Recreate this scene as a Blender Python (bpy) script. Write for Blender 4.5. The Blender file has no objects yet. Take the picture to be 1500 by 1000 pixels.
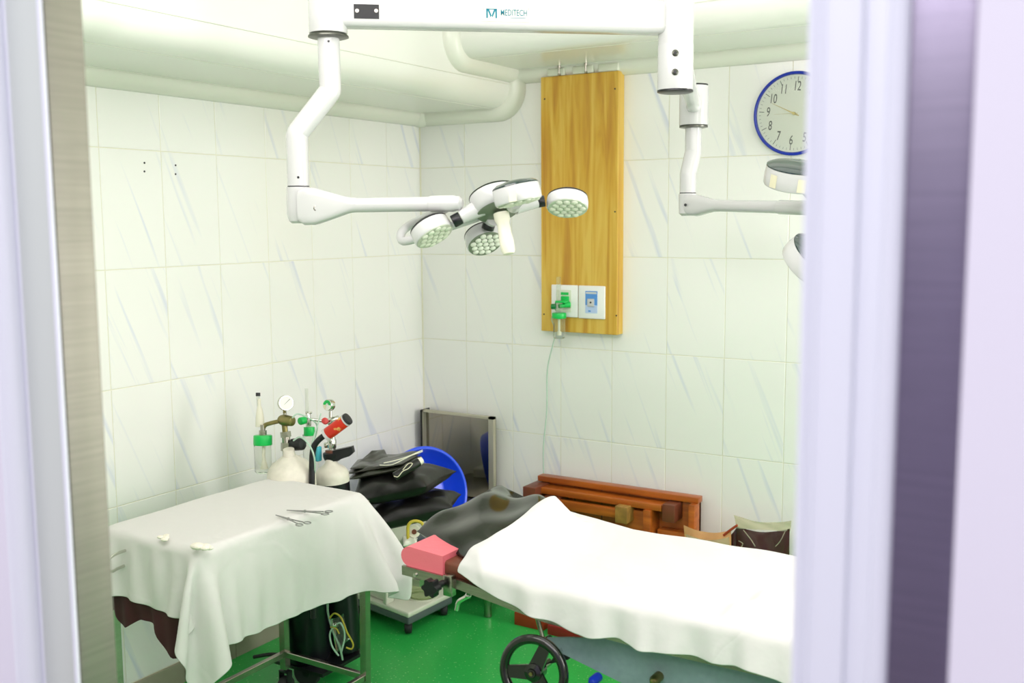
import bpy, bmesh, math, random
import numpy as np
from mathutils import Vector, Matrix
random.seed(4); RNG = np.random.default_rng(4)
PI = math.pi
S = bpy.context.scene
C = S.collection

# ------------------------------------------------------------------ camera, world, lights, exposure
CAM = Vector((2.932, -3.963, 1.675)); YAW, PITCH, ROLL, F = -.55054951, -.116211688, -.00574917851, 1516.0
fw = Vector((math.sin(YAW)*math.cos(PITCH), math.cos(YAW)*math.cos(PITCH), math.sin(PITCH)))
rt = fw.cross(Vector((0, 0, 1))).normalized(); up = rt.cross(fw)
rt, up = rt*math.cos(ROLL)+up*math.sin(ROLL), -rt*math.sin(ROLL)+up*math.cos(ROLL)
cd = bpy.data.cameras.new('camera'); cam = bpy.data.objects.new('camera', cd); C.objects.link(cam); S.camera = cam
cam.matrix_world = Matrix(((rt.x, up.x, -fw.x, CAM.x), (rt.y, up.y, -fw.y, CAM.y), (rt.z, up.z, -fw.z, CAM.z), (0, 0, 0, 1)))
cd.sensor_width = 36; cd.lens = F*36/1500; cd.clip_start = .05
cd.dof.use_dof = True; cd.dof.focus_distance = 3.2; cd.dof.aperture_fstop = 4.0

def ray(px, py): return fw + rt*((px-750)/F) - up*((py-500)/F)
def P(px, py, ax, v):
    d = ray(px, py); i = 'xyz'.index(ax); return CAM + d*((v-CAM[i])/d[i])
def D(px, py, dep): return CAM + ray(px, py)*dep

S.view_settings.view_transform = 'Standard'; S.view_settings.look = 'None'; S.view_settings.gamma = 1
S.view_settings.use_curve_mapping = False; S.view_settings.exposure = 0.42
w = bpy.data.worlds.new('world'); S.world = w; w.use_nodes = True
w.node_tree.nodes['Background'].inputs[0].default_value = (.93, .92, 1, 1)
w.node_tree.nodes['Background'].inputs[1].default_value = .95

def area(name, loc, rot, sx, sy, power, col):
    l = bpy.data.lights.new(name, 'AREA'); l.shape = 'RECTANGLE'; l.size = sx; l.size_y = sy; l.energy = power; l.color = col
    o = bpy.data.objects.new(name, l); o.location = loc; o.rotation_euler = rot; C.objects.link(o); return o
LC = (1, .925, .96)
area('ceiling_panel_light', (2.0, -1.5, 2.72), (0, 0, 0), 1.7, 1.9, 7, LC)
area('front_fill_light', (2.2, -3.04, 2.36), (math.radians(80), 0, 0), 2.4, .4, 17, LC)  # added frontal fill over the door, brightens the tiled walls
area('side_fill_light', (4.02, -2.55, 1.75), (0, math.radians(90), 0), 1.2, .7, 12, LC)  # added fill, no lamp on this wall; lifts faces turned right
area('tube_light', (1.35, -3.0, 2.67), (math.radians(70), 0, 0), 1.5, .05, 2.5, LC)
area('side_fill_light', (4.02, -.42, 1.5), (0, math.radians(90), 0), 1.5, .6, 26, LC)  # second added fill on the right wall, flattens wall brightness
area('corridor_light', (2.6, -4.7, 2.9), (math.radians(18), 0, 0), 1.6, .5, 12, (.97, .95, 1))

# ------------------------------------------------------------------ materials
def lin(c):
    return tuple(((x/255)/12.92 if x/255 <= .04045 else ((x/255+.055)/1.055)**2.4) for x in c)
def mat(name, col, rough=.5, metal=0., noise=0., nscale=8, bump=0., bscale=60, trans=0., ior=1.45, alpha=1., coat=0., stretch=(1, 1, 1), col2=None, ramp=(.3, .7)):
    m = bpy.data.materials.new(name); m.use_nodes = True; nt = m.node_tree; b = nt.nodes['Principled BSDF']
    c = (*lin(col), 1); b.inputs['Base Color'].default_value = c; b.inputs['Roughness'].default_value = rough
    b.inputs['Metallic'].default_value = metal; b.inputs['Transmission Weight'].default_value = trans; b.inputs['IOR'].default_value = ior
    b.inputs['Alpha'].default_value = alpha; b.inputs['Coat Weight'].default_value = coat
    tc = nt.nodes.new('ShaderNodeTexCoord'); mp = nt.nodes.new('ShaderNodeMapping'); mp.inputs['Scale'].default_value = stretch
    nt.links.new(tc.outputs['Object'], mp.inputs[0])
    if noise or col2:
        n = nt.nodes.new('ShaderNodeTexNoise'); n.inputs['Scale'].default_value = nscale; n.inputs['Detail'].default_value = 5
        nt.links.new(mp.outputs[0], n.inputs[0])
        r = nt.nodes.new('ShaderNodeValToRGB'); r.color_ramp.elements[0].position = ramp[0]; r.color_ramp.elements[1].position = ramp[1]
        c2 = (*lin(col2), 1) if col2 else (c[0]*(1-noise), c[1]*(1-noise), c[2]*(1-noise), 1)
        r.color_ramp.elements[0].color = c2; r.color_ramp.elements[1].color = c
        nt.links.new(n.outputs[0], r.inputs[0]); nt.links.new(r.outputs[0], b.inputs['Base Color'])
    if bump:
        n = nt.nodes.new('ShaderNodeTexNoise'); n.inputs['Scale'].default_value = bscale; n.inputs['Detail'].default_value = 4
        nt.links.new(mp.outputs[0], n.inputs[0]); bp = nt.nodes.new('ShaderNodeBump'); bp.inputs['Strength'].default_value = bump
        bp.inputs['Distance'].default_value = .01
        nt.links.new(n.outputs[0], bp.inputs['Height']); nt.links.new(bp.outputs[0], b.inputs['Normal'])
    return m

def tile_mat():
    m = mat('streaked_tile', (238, 240, 234), .13); nt = m.node_tree; b = nt.nodes['Principled BSDF']; N = nt.nodes.new; L = nt.links.new
    tc = N('ShaderNodeTexCoord'); oi = N('ShaderNodeObjectInfo')
    def dot(v):
        d = N('ShaderNodeVectorMath'); d.operation = 'DOT_PRODUCT'; d.inputs[1].default_value = v; L(tc.outputs['Object'], d.inputs[0]); return d.outputs['Value']
    cb = N('ShaderNodeCombineXYZ'); L(dot((.925*27, 0, .38*27)), cb.inputs[0]); L(dot((.38*1.4, 0, -.925*1.4)), cb.inputs[1])
    ml = N('ShaderNodeMath'); ml.operation = 'MULTIPLY'; ml.inputs[1].default_value = 40; L(oi.outputs['Random'], ml.inputs[0]); L(ml.outputs[0], cb.inputs[2])
    n = N('ShaderNodeTexNoise'); n.inputs['Scale'].default_value = 1; n.inputs['Detail'].default_value = 2.5; n.inputs['Distortion'].default_value = .35; L(cb.outputs[0], n.inputs[0])
    r = N('ShaderNodeValToRGB'); e = r.color_ramp.elements
    e[0].position = .61; e[0].color = (*lin((242, 243, 238)), 1); e[1].position = .77; e[1].color = (*lin((218, 223, 234)), 1)
    L(n.outputs[0], r.inputs[0]); L(r.outputs[0], b.inputs['Base Color'])
    return m
def floor_mat():
    m = mat('green_vinyl', (40, 170, 62), .28); nt = m.node_tree; b = nt.nodes['Principled BSDF']; N = nt.nodes.new; L = nt.links.new
    tc = N('ShaderNodeTexCoord'); v = N('ShaderNodeTexVoronoi'); v.inputs['Scale'].default_value = 55; L(tc.outputs['Object'], v.inputs[0])
    r = N('ShaderNodeValToRGB'); e = r.color_ramp.elements; e[0].position = .10; e[0].color = (*lin((150, 225, 135)), 1); e[1].position = .17; e[1].color = (*lin((34, 182, 66)), 1)
    L(v.outputs['Distance'], r.inputs[0])
    n = N('ShaderNodeTexNoise'); n.inputs['Scale'].default_value = 120; L(tc.outputs['Object'], n.inputs[0])
    mx = N('ShaderNodeMixRGB'); mx.blend_type = 'MULTIPLY'; mx.inputs[0].default_value = .3; L(r.outputs[0], mx.inputs[1]); L(n.outputs[0], mx.inputs[2])
    g = N('ShaderNodeGamma'); g.inputs[1].default_value = .8; L(mx.outputs[0], g.inputs[0]); L(g.outputs[0], b.inputs['Base Color'])
    return m
def laminate_mat():
    m = mat('yellow_wood_laminate', (214, 170, 60), .35); nt = m.node_tree; b = nt.nodes['Principled BSDF']; N = nt.nodes.new; L = nt.links.new
    tc = N('ShaderNodeTexCoord'); mp = N('ShaderNodeMapping'); mp.inputs['Scale'].default_value = (26, 26, 1.6); L(tc.outputs['Object'], mp.inputs[0])
    n = N('ShaderNodeTexNoise'); n.inputs['Scale'].default_value = 1; n.inputs['Detail'].default_value = 6; n.inputs['Distortion'].default_value = .7; L(mp.outputs[0], n.inputs[0])
    r = N('ShaderNodeValToRGB'); e = r.color_ramp.elements; e[0].position = .3; e[0].color = (*lin((186, 132, 44)), 1); e[1].position = .62; e[1].color = (*lin((222, 186, 84)), 1)
    x = e.new(.45); x.color = (*lin((208, 162, 56)), 1)
    L(n.outputs[0], r.inputs[0]); L(r.outputs[0], b.inputs['Base Color']); return m
def cloth_mat(name, col, crease=True):
    m = mat(name, col, .85, bump=.5, bscale=7); b = m.node_tree.nodes['Principled BSDF']
    b.inputs['Sheen Weight'].default_value = .1
    nt = m.node_tree; N = nt.nodes.new; L = nt.links.new; tc = N('ShaderNodeTexCoord')
    n = N('ShaderNodeTexNoise'); n.inputs['Scale'].default_value = 3; L(tc.outputs['Object'], n.inputs[0])
    ad = N('ShaderNodeVectorMath'); ad.operation = 'MULTIPLY_ADD'; ad.inputs[1].default_value = (.35, .35, .35); L(n.outputs['Color'], ad.inputs[0]); L(tc.outputs['Object'], ad.inputs[2])
    v = N('ShaderNodeTexVoronoi'); v.feature = 'DISTANCE_TO_EDGE'; v.inputs['Scale'].default_value = 4.2; L(ad.outputs[0], v.inputs[0])
    r = N('ShaderNodeMapRange'); r.inputs[1].default_value = 0; r.inputs[2].default_value = .09; r.interpolation_type = 'SMOOTHSTEP'; L(v.outputs['Distance'], r.inputs[0])
    b2 = N('ShaderNodeBump'); b2.inputs['Strength'].default_value = .2; b2.inputs['Distance'].default_value = .003; b2.invert = True; L(r.outputs[0], b2.inputs['Height'])
    old = b.inputs['Normal'].links[0].from_node; L(old.outputs[0], b2.inputs['Normal']); L(b2.outputs[0], b.inputs['Normal']); return m
def steel_mat(name, col, rough, stretch=(1, 1, 40)):
    return mat(name, col, rough, 1., noise=.18, nscale=5, bump=.03, bscale=30, stretch=stretch)

M = dict(
    tile=tile_mat(), grout=mat('cream_grout', (228, 227, 204), .8), floor=floor_mat(), laminate=laminate_mat(),
    skirt=mat('grey_beige_skirting_tile', (170, 164, 146), .25, noise=.08, nscale=12),
    pvc=mat('ceiling_pvc', (238, 240, 232), .22), plaster=mat('plaster', (232, 234, 224), .7, noise=.02),
    trim=mat('pvc_trim', (234, 236, 224), .25),
    enamel=mat('white_enamel', (206, 207, 206), .22, coat=.3), enamel2=mat('cream_plastic', (236, 234, 214), .4),
    black=mat('black_plastic', (22, 24, 26), .35), rubber=mat('dark_rubber', (44, 44, 46), .6), darkglass=mat('dark_glossy_cover', (30, 52, 50), .08, coat=.6),
    chrome=mat('chrome', (214, 214, 206), .12, 1.), steel=steel_mat('brushed_steel', (176, 172, 160), .25), mirror=mat('polished_steel', (150, 146, 132), .05, 1., bump=.02, bscale=4),
    lens=mat('lens_backing', (120, 132, 112), .4), led=mat('led_lens', (232, 236, 222), .15, coat=.5), lensw=mat('frosted_lens_plate', (208, 216, 198), .2, coat=.5),
    brass=mat('old_brass', (150, 140, 92), .3, 1., noise=.25, nscale=30), green=mat('green_plastic', (18, 190, 84), .3), dkgreen=mat('green_knob', (20, 120, 60), .3),
    blue=mat('blue_rim_plastic', (18, 48, 168), .3), basin=mat('blue_basin_plastic', (30, 84, 248), .3, coat=.3),
    glass=mat('clear_plastic', (236, 240, 232), .05, trans=.93, ior=1.12), jarglass=mat('jar_glass', (206, 220, 180), .05, trans=.9, ior=1.15),
    face=mat('clock_face', (236, 239, 230), .5), ink=mat('numeral_ink', (92, 96, 92), .6), tape=mat('old_tape', (226, 222, 192), .5),
    teal=mat('teal_print', (6, 120, 140), .6), bluep=mat('blue_print', (88, 150, 220), .4), paleblue=mat('pale_blue_print', (186, 206, 240), .4),
    sheet=cloth_mat('white_cotton', (220, 219, 215)), maroon=mat('dark_maroon_cloth', (72, 30, 34), .75, noise=.3, nscale=6),
    cyl=mat('black_cylinder_paint', (16, 17, 24), .3, noise=.3), shoulder=mat('chipped_white_paint', (232, 228, 212), .4, noise=.12, nscale=40), 
    pad=mat('black_vinyl', (25, 28, 21), .18, noise=.08, nscale=5, bump=.22, bscale=7, coat=.15), pad2=mat('worn_black_rexine', (34, 34, 31), .42, noise=.3, nscale=5, bump=.4, bscale=8),
    fold=mat('olive_black_sheet', (54, 56, 44), .3, noise=.3, nscale=4),
    brown=mat('brown_rexine', (118, 68, 50), .4, noise=.15, nscale=20), pink=mat('pink_vinyl', (236, 118, 130), .45, bump=.1),
    wood=mat('orange_varnished_wood', (190, 104, 36), .3, nscale=3, col2=(150, 74, 22), stretch=(1.5, 8, 14)), woodend=mat('pale_end_grain', (172, 130, 62), .5, noise=.4, nscale=30),
    darkwood=mat('dark_wood_block', (120, 64, 42), .4, noise=.3, nscale=14),
    machine=mat('machine_white', (222, 226, 208), .35), machineg=mat('machine_grey', (92, 102, 104), .45),
    hammer=mat('hammered_grey_paint', (130, 150, 154), .4, noise=.12, nscale=60), redcan=mat('red_print', (204, 44, 22), .35, nscale=34, col2=(216, 178, 96), ramp=(.40, .45)),
    film=mat('clear_bag_film', (226, 222, 196), .12, trans=.7, ior=1.1), brownbag=mat('dark_brown_liquid', (66, 34, 34), .2, coat=.6), orangebag=mat('orange_paper', (222, 168, 112), .5, noise=.2, nscale=15), 
    tubeclear=mat('clear_green_tube', (190, 222, 200), .15, alpha=.75), yellow=mat('yellow_elastic', (196, 178, 60), .5), cyan=mat('cyan_bottle', (70, 190, 205), .2, alpha=.85),
    frame=mat('lilac_white_paint', (232, 234, 242), .35), lilac=mat('lilac_wall_paint', (234, 230, 240), .6), jambpanel=mat('grey_green_panel', (206, 212, 204), .35),
    jambsteel=steel_mat('jamb_steel', (150, 148, 136), .5), darksteel=steel_mat('dark_jamb_steel', (146, 138, 156), .28), hall=mat('corridor_floor', (128, 112, 104), .4), hallwall=mat('corridor_wall', (190, 186, 204), .6),
    platewhite=mat('white_plate', (240, 241, 238), .3), satin=mat('satin_steel_rim', (196, 192, 170), .45, .6), darkring=mat('tarnished_ring', (96, 98, 90), .3, 1.), ledw=mat('frosted_led', (222, 228, 208), .3), gauze=mat('cotton_gauze', (240, 236, 220), .95, bump=.6, bscale=70), red=mat('red_cap', (206, 70, 66), .4), gold=mat('gold_hand', (190, 176, 120), .3, .8), maroonwood=mat('dark_red_wood', (150, 40, 36), .5), orange=mat('orange_base', (160, 60, 28), .5))

# ------------------------------------------------------------------ mesh builder
def basis(n):
    n = Vector(n).normalized(); a = Vector((0, 0, 1)) if abs(n.z) < .9 else Vector((1, 0, 0))
    x = a.cross(n).normalized(); return x, n.cross(x), n
class MB:
    def __init__(s): s.v = []; s.f = []
    def add(s, vs, fs):
        k = len(s.v); s.v += [Vector(v) for v in vs]; s.f += [tuple(i+k for i in f) for f in fs]; return s
    def bm_(s, bm):
        bm.verts.index_update(); return s.add([v.co.copy() for v in bm.verts], [tuple(v.index for v in f.verts) for f in bm.faces])
    def box(s, lo, hi, bev=0., seg=2, mx=None):
        bm = bmesh.new(); bmesh.ops.create_cube(bm, size=1)
        lo, hi = Vector(lo), Vector(hi)
        for v in bm.verts: v.co = Vector(((lo[i]+hi[i])/2+v.co[i]*abs(hi[i]-lo[i]) for i in range(3)))
        if bev: bmesh.ops.bevel(bm, geom=bm.edges[:], offset=bev, segments=seg, affect='EDGES', profile=.5)
        if mx is not None: bmesh.ops.transform(bm, matrix=mx, verts=bm.verts)
        s.bm_(bm); bm.free(); return s
    def lathe(s, o, n, prof, seg=32, a0=0, a1=2*PI, cap=True):
        """prof: list of (radius, distance along n)"""
        x, y, z = basis(n); o = Vector(o); full = abs(a1-a0-2*PI) < 1e-6; k = seg if full else seg+1; vs = []; fs = []
        for r, h in prof:
            for i in range(k):
                a = a0+(a1-a0)*i/seg; vs.append(o+x*(math.cos(a)*r)+y*(math.sin(a)*r)+z*h)
        for j in range(len(prof)-1):
            for i in range(k if full else k-1):
                i2 = (i+1) % k; fs.append((j*k+i, j*k+i2, (j+1)*k+i2, (j+1)*k+i))
        if cap and full:
            if prof[0][0] > 1e-5: fs.append(tuple(range(k))[::-1])
            if prof[-1][0] > 1e-5: fs.append(tuple((len(prof)-1)*k+i for i in range(k)))
        return s.add(vs, fs)
    def cyl(s, a, b, r, r2=None, seg=20, bev=0):
        a, b = Vector(a), Vector(b); h = (b-a).length; r2 = r if r2 is None else r2
        pr = [(r, 0), (r2, h)] if not bev else [(r-bev, 0), (r-bev*.3, bev*.3), (r, bev), (r2, h-bev), (r2-bev*.3, h-bev*.3), (r2-bev, h)]
        return s.lathe(a, b-a, pr, seg)
    def tube(s, pts, r, seg=10, smooth=True, closed=False, sub=6):
        p = [Vector(q) for q in pts]; n = len(p); R = list(r) if hasattr(r, '__len__') else [r]*n
        if smooth and n > 2:
            q = []; rr = []
            for i in range(n if closed else n-1):
                g = lambda k: p[k % n] if closed else p[max(0, min(n-1, k))]
                for t in range(sub):
                    u = t/sub; a, b, c, d = g(i-1), g(i), g(i+1), g(i+2)
                    q.append(.5*((2*b)+(c-a)*u+(2*a-5*b+4*c-d)*u*u+(3*b-a-3*c+d)*u**3)); rr.append(R[i]*(1-u)+R[(i+1) % n]*u)
            if not closed: q.append(p[-1]); rr.append(R[-1])
            p, R, n = q, rr, len(q)
        vs = []; fs = []; px = None
        for i in range(n):
            if closed: t = p[(i+1) % n]-p[i-1]
            else: t = (p[min(n-1, i+1)]-p[i]).normalized()+(p[i]-p[max(0, i-1)]).normalized()
            t.normalize(); x = basis(t)[0] if px is None else (px-t*px.dot(t)).normalized(); px = x; y = t.cross(x)
            for k in range(seg):
                a = 2*PI*k/seg; vs.append(p[i]+(x*math.cos(a)+y*math.sin(a))*R[i])
        for i in range(n if closed else n-1):
            j = (i+1) % n
            for k in range(seg): k2 = (k+1) % seg; fs.append((i*seg+k, i*seg+k2, j*seg+k2, j*seg+k))
        if not closed: fs.append(tuple(range(seg))[::-1]); fs.append(tuple((n-1)*seg+k for k in range(seg)))
        return s.add(vs, fs)
    def prism(s, poly, off):
        """poly: 3-D outline, off: extrusion vector"""
        n = len(poly); off = Vector(off); vs = [Vector(q) for q in poly]+[Vector(q)+off for q in poly]
        return s.add(vs, [tuple(range(n))[::-1], tuple(range(n, 2*n))]+[(i, (i+1) % n, (i+1) % n+n, i+n) for i in range(n)])
    def ball(s, c, r, seg=16, sc=(1, 1, 1)):
        k = seg//2; pr = [(math.sin(PI*i/k), -math.cos(PI*i/k)) for i in range(k+1)]; m = MB().lathe((0, 0, 0), (0, 0, 1), pr, seg, cap=False)
        return s.add([Vector(c)+Vector((v.x*sc[0], v.y*sc[1], v.z*sc[2]))*r for v in m.v], m.f)
    def pillow(s, q, th, n=22, pinch=.5, wr=.006, seed=0, sag=0., fr=1.):
        """q: corner points in ring order; puffy cushion with a seam"""
        rng = random.Random(seed); ph = [(rng.uniform(0, 6), rng.uniform(3, 9), rng.uniform(-9, 9)) for _ in range(7)]
        A, B, Cc, Dd = [Vector(a) for a in q]; nrm = (B-A).cross(Dd-A).normalized()
        if nrm.z < 0: nrm = -nrm
        top = []; bot = []
        for i in range(n+1):
            for j in range(n+1):
                u, v = i/n, j/n; b = max(0, 1-(2*u-1)**4)*max(0, 1-(2*v-1)**4)
                pu = u+(0.5-u)*.12*(1-abs(2*v-1)**2)*(abs(2*u-1)**3)*pinch*2; pv = v+(.5-v)*.12*(1-abs(2*u-1)**2)*(abs(2*v-1)**3)*pinch*2
                c = A*(1-pu)*(1-pv)+B*pu*(1-pv)+Cc*pu*pv+Dd*(1-pu)*pv
                wn = sum(math.sin(p0+a*u*2*fr+b_*v*2*fr) for p0, a, b_ in ph)/7*wr*2
                h = th*.5*math.sqrt(b)+1e-4
                c = c+nrm*(sag*4*(u-.5)**2)
                top.append(c+nrm*(h+wn*(b > .02))); bot.append(c-nrm*h*.9)
        m = n+1; vs = top+bot; fs = []
        for i in range(n):
            for j in range(n):
                a = i*m+j; fs.append((a, a+m, a+m+1, a+1)); a += m*m; fs.append((a, a+1, a+m+1, a+m))
        ring = [i*m for i in range(n)]+[n*m+j for j in range(n)]+[i*m+n for i in range(n, 0, -1)]+[j for j in range(n, 0, -1)]
        for a, b in zip(ring, ring[1:]+ring[:1]): fs.append((a, b, b+m*m, a+m*m))
        return s.add(vs, fs)
OFF = {}
def finish(me, angle=.6):
    bm = bmesh.new(); bm.from_mesh(me); bmesh.ops.recalc_face_normals(bm, faces=bm.faces)
    for e in bm.edges: e.smooth = len(e.link_faces) == 2 and e.calc_face_angle(0) < angle
    for f in bm.faces: f.smooth = True
    bm.to_mesh(me); bm.free()
def obj(name, mb, m, parent=None, angle=.6, label=None, fix=True):
    off = OFF.get(parent.name, Vector()) if parent else Vector()
    base = Vector()
    if not parent and mb.v:
        xs = [v.x for v in mb.v]; ys = [v.y for v in mb.v]; base = Vector(((min(xs)+max(xs))/2, (min(ys)+max(ys))/2, min(v.z for v in mb.v)))
    me = bpy.data.meshes.new(name); me.from_pydata([v-off-base for v in mb.v], [], mb.f); me.materials.append(M[m])
    if fix: finish(me, angle)
    o = bpy.data.objects.new(name, me); C.objects.link(o)
    if parent: o.parent = parent; OFF[o.name] = off
    else: o.location = base; OFF[o.name] = base
    if label: o['label'] = label
    return o
def tag(o, label, cat, group=None, kind=None):
    o['label'] = label; o['category'] = cat
    if group: o['group'] = group
    if kind: o['kind'] = kind
    return o
def thing(name, loc, label, cat, group=None):
    o = bpy.data.objects.new(name, None); o.location = loc; o.empty_display_size = .05; C.objects.link(o); OFF[o.name] = Vector(loc)
    return tag(o, label, cat, group)
def struct(name, mb, m, parent=None, **k):
    o = obj(name, mb, m, parent, **k)
    if not parent: o['kind'] = 'structure'
    return o
def text_mb(body, origin, xdir, ydir, size, sx=1., depth=.0006, align='CENTER'):
    cu = bpy.data.curves.new('t', 'FONT'); cu.body = body; cu.size = 1; cu.extrude = 0; cu.offset = .005; cu.align_x = align; cu.align_y = 'CENTER'; cu.resolution_u = 3
    o = bpy.data.objects.new('t', cu); C.objects.link(o); bpy.context.view_layer.update()
    me = bpy.data.meshes.new_from_object(o.evaluated_get(bpy.context.evaluated_depsgraph_get()))
    xd = Vector(xdir).normalized(); yd = Vector(ydir).normalized(); n = xd.cross(yd); mb = MB()
    mb.add([Vector(origin)+xd*(v.co.x*size*sx)+yd*(v.co.y*size)+n*depth for v in me.vertices], [tuple(p.vertices) for p in me.polygons])
    bpy.data.objects.remove(o); bpy.data.curves.remove(cu); bpy.data.meshes.remove(me); return mb

# ------------------------------------------------------------------ the room
RX, FY, CZ = 4.1, -3.10, 2.75
struct('floor', MB().box((-.1, FY-.06, -.06), (RX+.1, .1, 0)), 'floor')
struct('ceiling', MB().box((-.1, FY-.05, CZ), (RX+.1, .1, CZ+.08)), 'pvc')
wl = struct('wall_left', MB().box((-.12, FY-.05, 0), (-.0018, .12, CZ)), 'grout'); OFF[wl.name] = Vector(wl.location)
wb = struct('wall_back', MB().box((-.0018, .0018, 0), (RX+.1, .12, CZ)), 'grout')
struct('wall_right', MB().box((RX, FY, 0), (RX+.1, .005, CZ)), 'plaster')
ROWS = [.085, .32, .72, 1.12, 1.52, 1.92, 2.24]
TW, G = .25, .0013
meshes = {}
def tile_mesh(h):
    h = round(h, 3)
    if h not in meshes:
        mb = MB(); x, z, d, b = TW/2-G, h/2-G, .0055, .0012
        mb.add([(-x, d, -z), (x, d, -z), (x, d, z), (-x, d, z), (-x, b, -z), (x, b, -z), (x, b, z), (-x, b, z), (-x+b, 0, -z+b), (x-b, 0, -z+b), (x-b, 0, z-b), (-x+b, 0, z-b)],
               [(0, 1, 5, 4), (1, 2, 6, 5), (2, 3, 7, 6), (3, 0, 4, 7), (4, 5, 9, 8), (5, 6, 10, 9), (6, 7, 11, 10), (7, 4, 8, 11), (8, 9, 10, 11)])
        me = bpy.data.meshes.new('tile'); me.from_pydata(mb.v, [], mb.f); me.materials.append(M['tile']); meshes[h] = me
    return meshes[h]
for i in range(12):
    for z0, z1 in zip(ROWS, ROWS[1:]):
        if z0 > 1.9: z1 = 2.155
        o = bpy.data.objects.new('tile', tile_mesh(z1-z0)); C.objects.link(o); o.parent = wl
        o.location = Vector((random.uniform(-.0004, .0004), -TW*(i+.5), (z0+z1)/2))-OFF[wl.name]; o.rotation_euler = (random.uniform(-.001, .001), 0, PI/2+random.uniform(-.0015, .0015))
for i in range(16):
    for z0, z1 in zip(ROWS, ROWS[1:]):
        if z0 > 1.9: z1 = 2.30
        o = bpy.data.objects.new('tile', tile_mesh(z1-z0)); C.objects.link(o); o.parent = wb
        o.location = Vector((TW*(i+.5), random.uniform(-.0004, .0004), (z0+z1)/2))-OFF[wb.name]; o.rotation_euler = (random.uniform(-.001, .001), 0, random.uniform(-.0015, .0015))
bl = struct('baseboard_left', MB().box((-.006, FY, 0), (-.0015, 0, .0835)), 'grout')
for i in range(12): obj('skirting_tile', MB().box((-.003, -TW*(i+1)+.001, 0), (.006, -TW*i-.001, .083), .001, 1), 'skirt', bl)
bb = struct('baseboard_back', MB().box((0, .0015, 0), (RX, .006, .0835)), 'grout')
for i in range(16): obj('skirting_tile', MB().box((TW*i+.001, -.006, 0), (TW*(i+1)-.001, .003, .083), .001, 1), 'skirt', bb)
struct('trim_15', MB().cyl((.0015, -.0015, .08), (.0015, -.0015, 2.13), .0035, seg=10), 'grout')
# soffits with bullnose edges
def arc(cx, cy, r, a0, a1, n=10): return [(cx+r*math.cos(a0+(a1-a0)*i/n), cy+r*math.sin(a0+(a1-a0)*i/n)) for i in range(n+1)]
SX, SZ, BY, BZ, BR = .525, 2.165, -.50, 2.32, .085
pl = [(-.0, CZ), (-.0, SZ)]+arc(SX-BR, SZ+BR, BR, -PI/2, 0)+[(SX, CZ)]
struct('trim_1', MB().prism([(x, FY, z) for x, z in pl], (0, -FY, 0)), 'pvc')
pb = [(0, CZ), (0, BZ)]+[(-x, z) for x, z in arc(-BY-BR, BZ+BR, BR, -PI/2, 0)]+[(BY, CZ)]
struct('trim_2', MB().prism([(SX, y, z) for y, z in pb], (RX-SX, 0, 0)), 'pvc')
def qpath(p, r, m, n): struct(n, MB().tube(p, r, 16, smooth=False), m)
TR = .054
pts = [(0, FY, SZ), (0, -.02, SZ)]
qpath(pts, TR, 'trim', 'trim_3')
p = [(0, 0, SZ), (SX-BR, 0, SZ)]+[(x, 0, z) for x, z in arc(SX-BR, SZ+BR, BR, -PI/2, 0, 8)][1:]+[(SX, 0, BZ-.05)]+[(x, 0, z) for x, z in arc(SX+.05, BZ-.05, .05, PI, PI/2, 6)][1:]+[(RX, 0, BZ)]
qpath(p, TR, 'trim', 'trim_4')
struct('trim_5', MB().ball((0.02, -.02, SZ), TR+.006, 16), 'trim')
p = [(SX, -.02, BZ), (SX, BY+BR, BZ)]+[(SX, -x, z) for x, z in arc(-BY-BR, BZ+BR, BR, -PI/2, 0, 8)][1:]+[(SX, BY, CZ)]
qpath(p, .050, 'trim', 'trim_6')
struct('trim_12', MB().cyl((TR+.006, FY, SZ-.001), (TR+.006, -TR, SZ-.001), .0025, seg=8).cyl((TR+.006, -TR-.006, SZ-.001), (SX-BR, -TR-.006, SZ-.001), .0025, seg=8), 'trim')
struct('trim_13', MB().cyl((SX+.001, FY, SZ+BR+.012), (SX+.001, -.05, SZ+BR+.012), .0022, seg=8).cyl((SX-BR-.01, FY, SZ), (SX-BR-.01, -.05, SZ), .0015, seg=8), 'trim')
struct('trim_14', MB().cyl((SX+.05, -TR-.006, BZ-.001), (RX, -TR-.006, BZ-.001), .0025, seg=8).cyl((SX+.05, BY+BR+.01, BZ), (RX, BY+BR+.01, BZ), .0015, seg=8).cyl((SX+.05, BY-.001, BZ+BR+.012), (RX, BY-.001, BZ+BR+.012), .0022, seg=8), 'trim')

# front wall with the doorway the photograph is taken through
XL, XR = 1.768, 2.706
wf = struct('wall_front', MB().box((-.1, -3.15, 0), (XL-.09, FY, CZ)).box((XR+.125, -3.15, 0), (RX+.1, FY, CZ)).box((XL-.09, -3.15, 2.12), (XR+.125, FY, CZ)), 'plaster')
struct('wall_corridor', MB().box((-.1, -3.17, 0), (XL-.105, -3.151, CZ)).box((XR+.119, -3.185, 0), (RX+.1, -3.151, CZ)).box((XL-.105, -3.17, 2.15), (XR+.119, -3.151, CZ)), 'lilac')
struct('door_1', MB().box((XL-.012, -3.152, 0), (XL, -3.098, 2.12), .002).box((XL-.09, -3.152, 0), (XL-.012, -3.11, 2.12)), 'jambsteel')
d2 = struct('trim_7', MB().box((XL-.073, -3.157, 0), (XL-.003, -3.1525, 2.12), .0015), 'jambpanel')
obj('bead', MB().cyl((XL-.0035, -3.156, 0), (XL-.0035, -3.156, 2.12), .0035, seg=12).cyl((XL-.073, -3.156, 0), (XL-.073, -3.156, 2.12), .003, seg=12), 'frame', d2)
struct('trim_8', MB().cyl((XL-.094, -3.163, 0), (XL-.094, -3.163, 2.15), .019, seg=28), 'frame')
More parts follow.
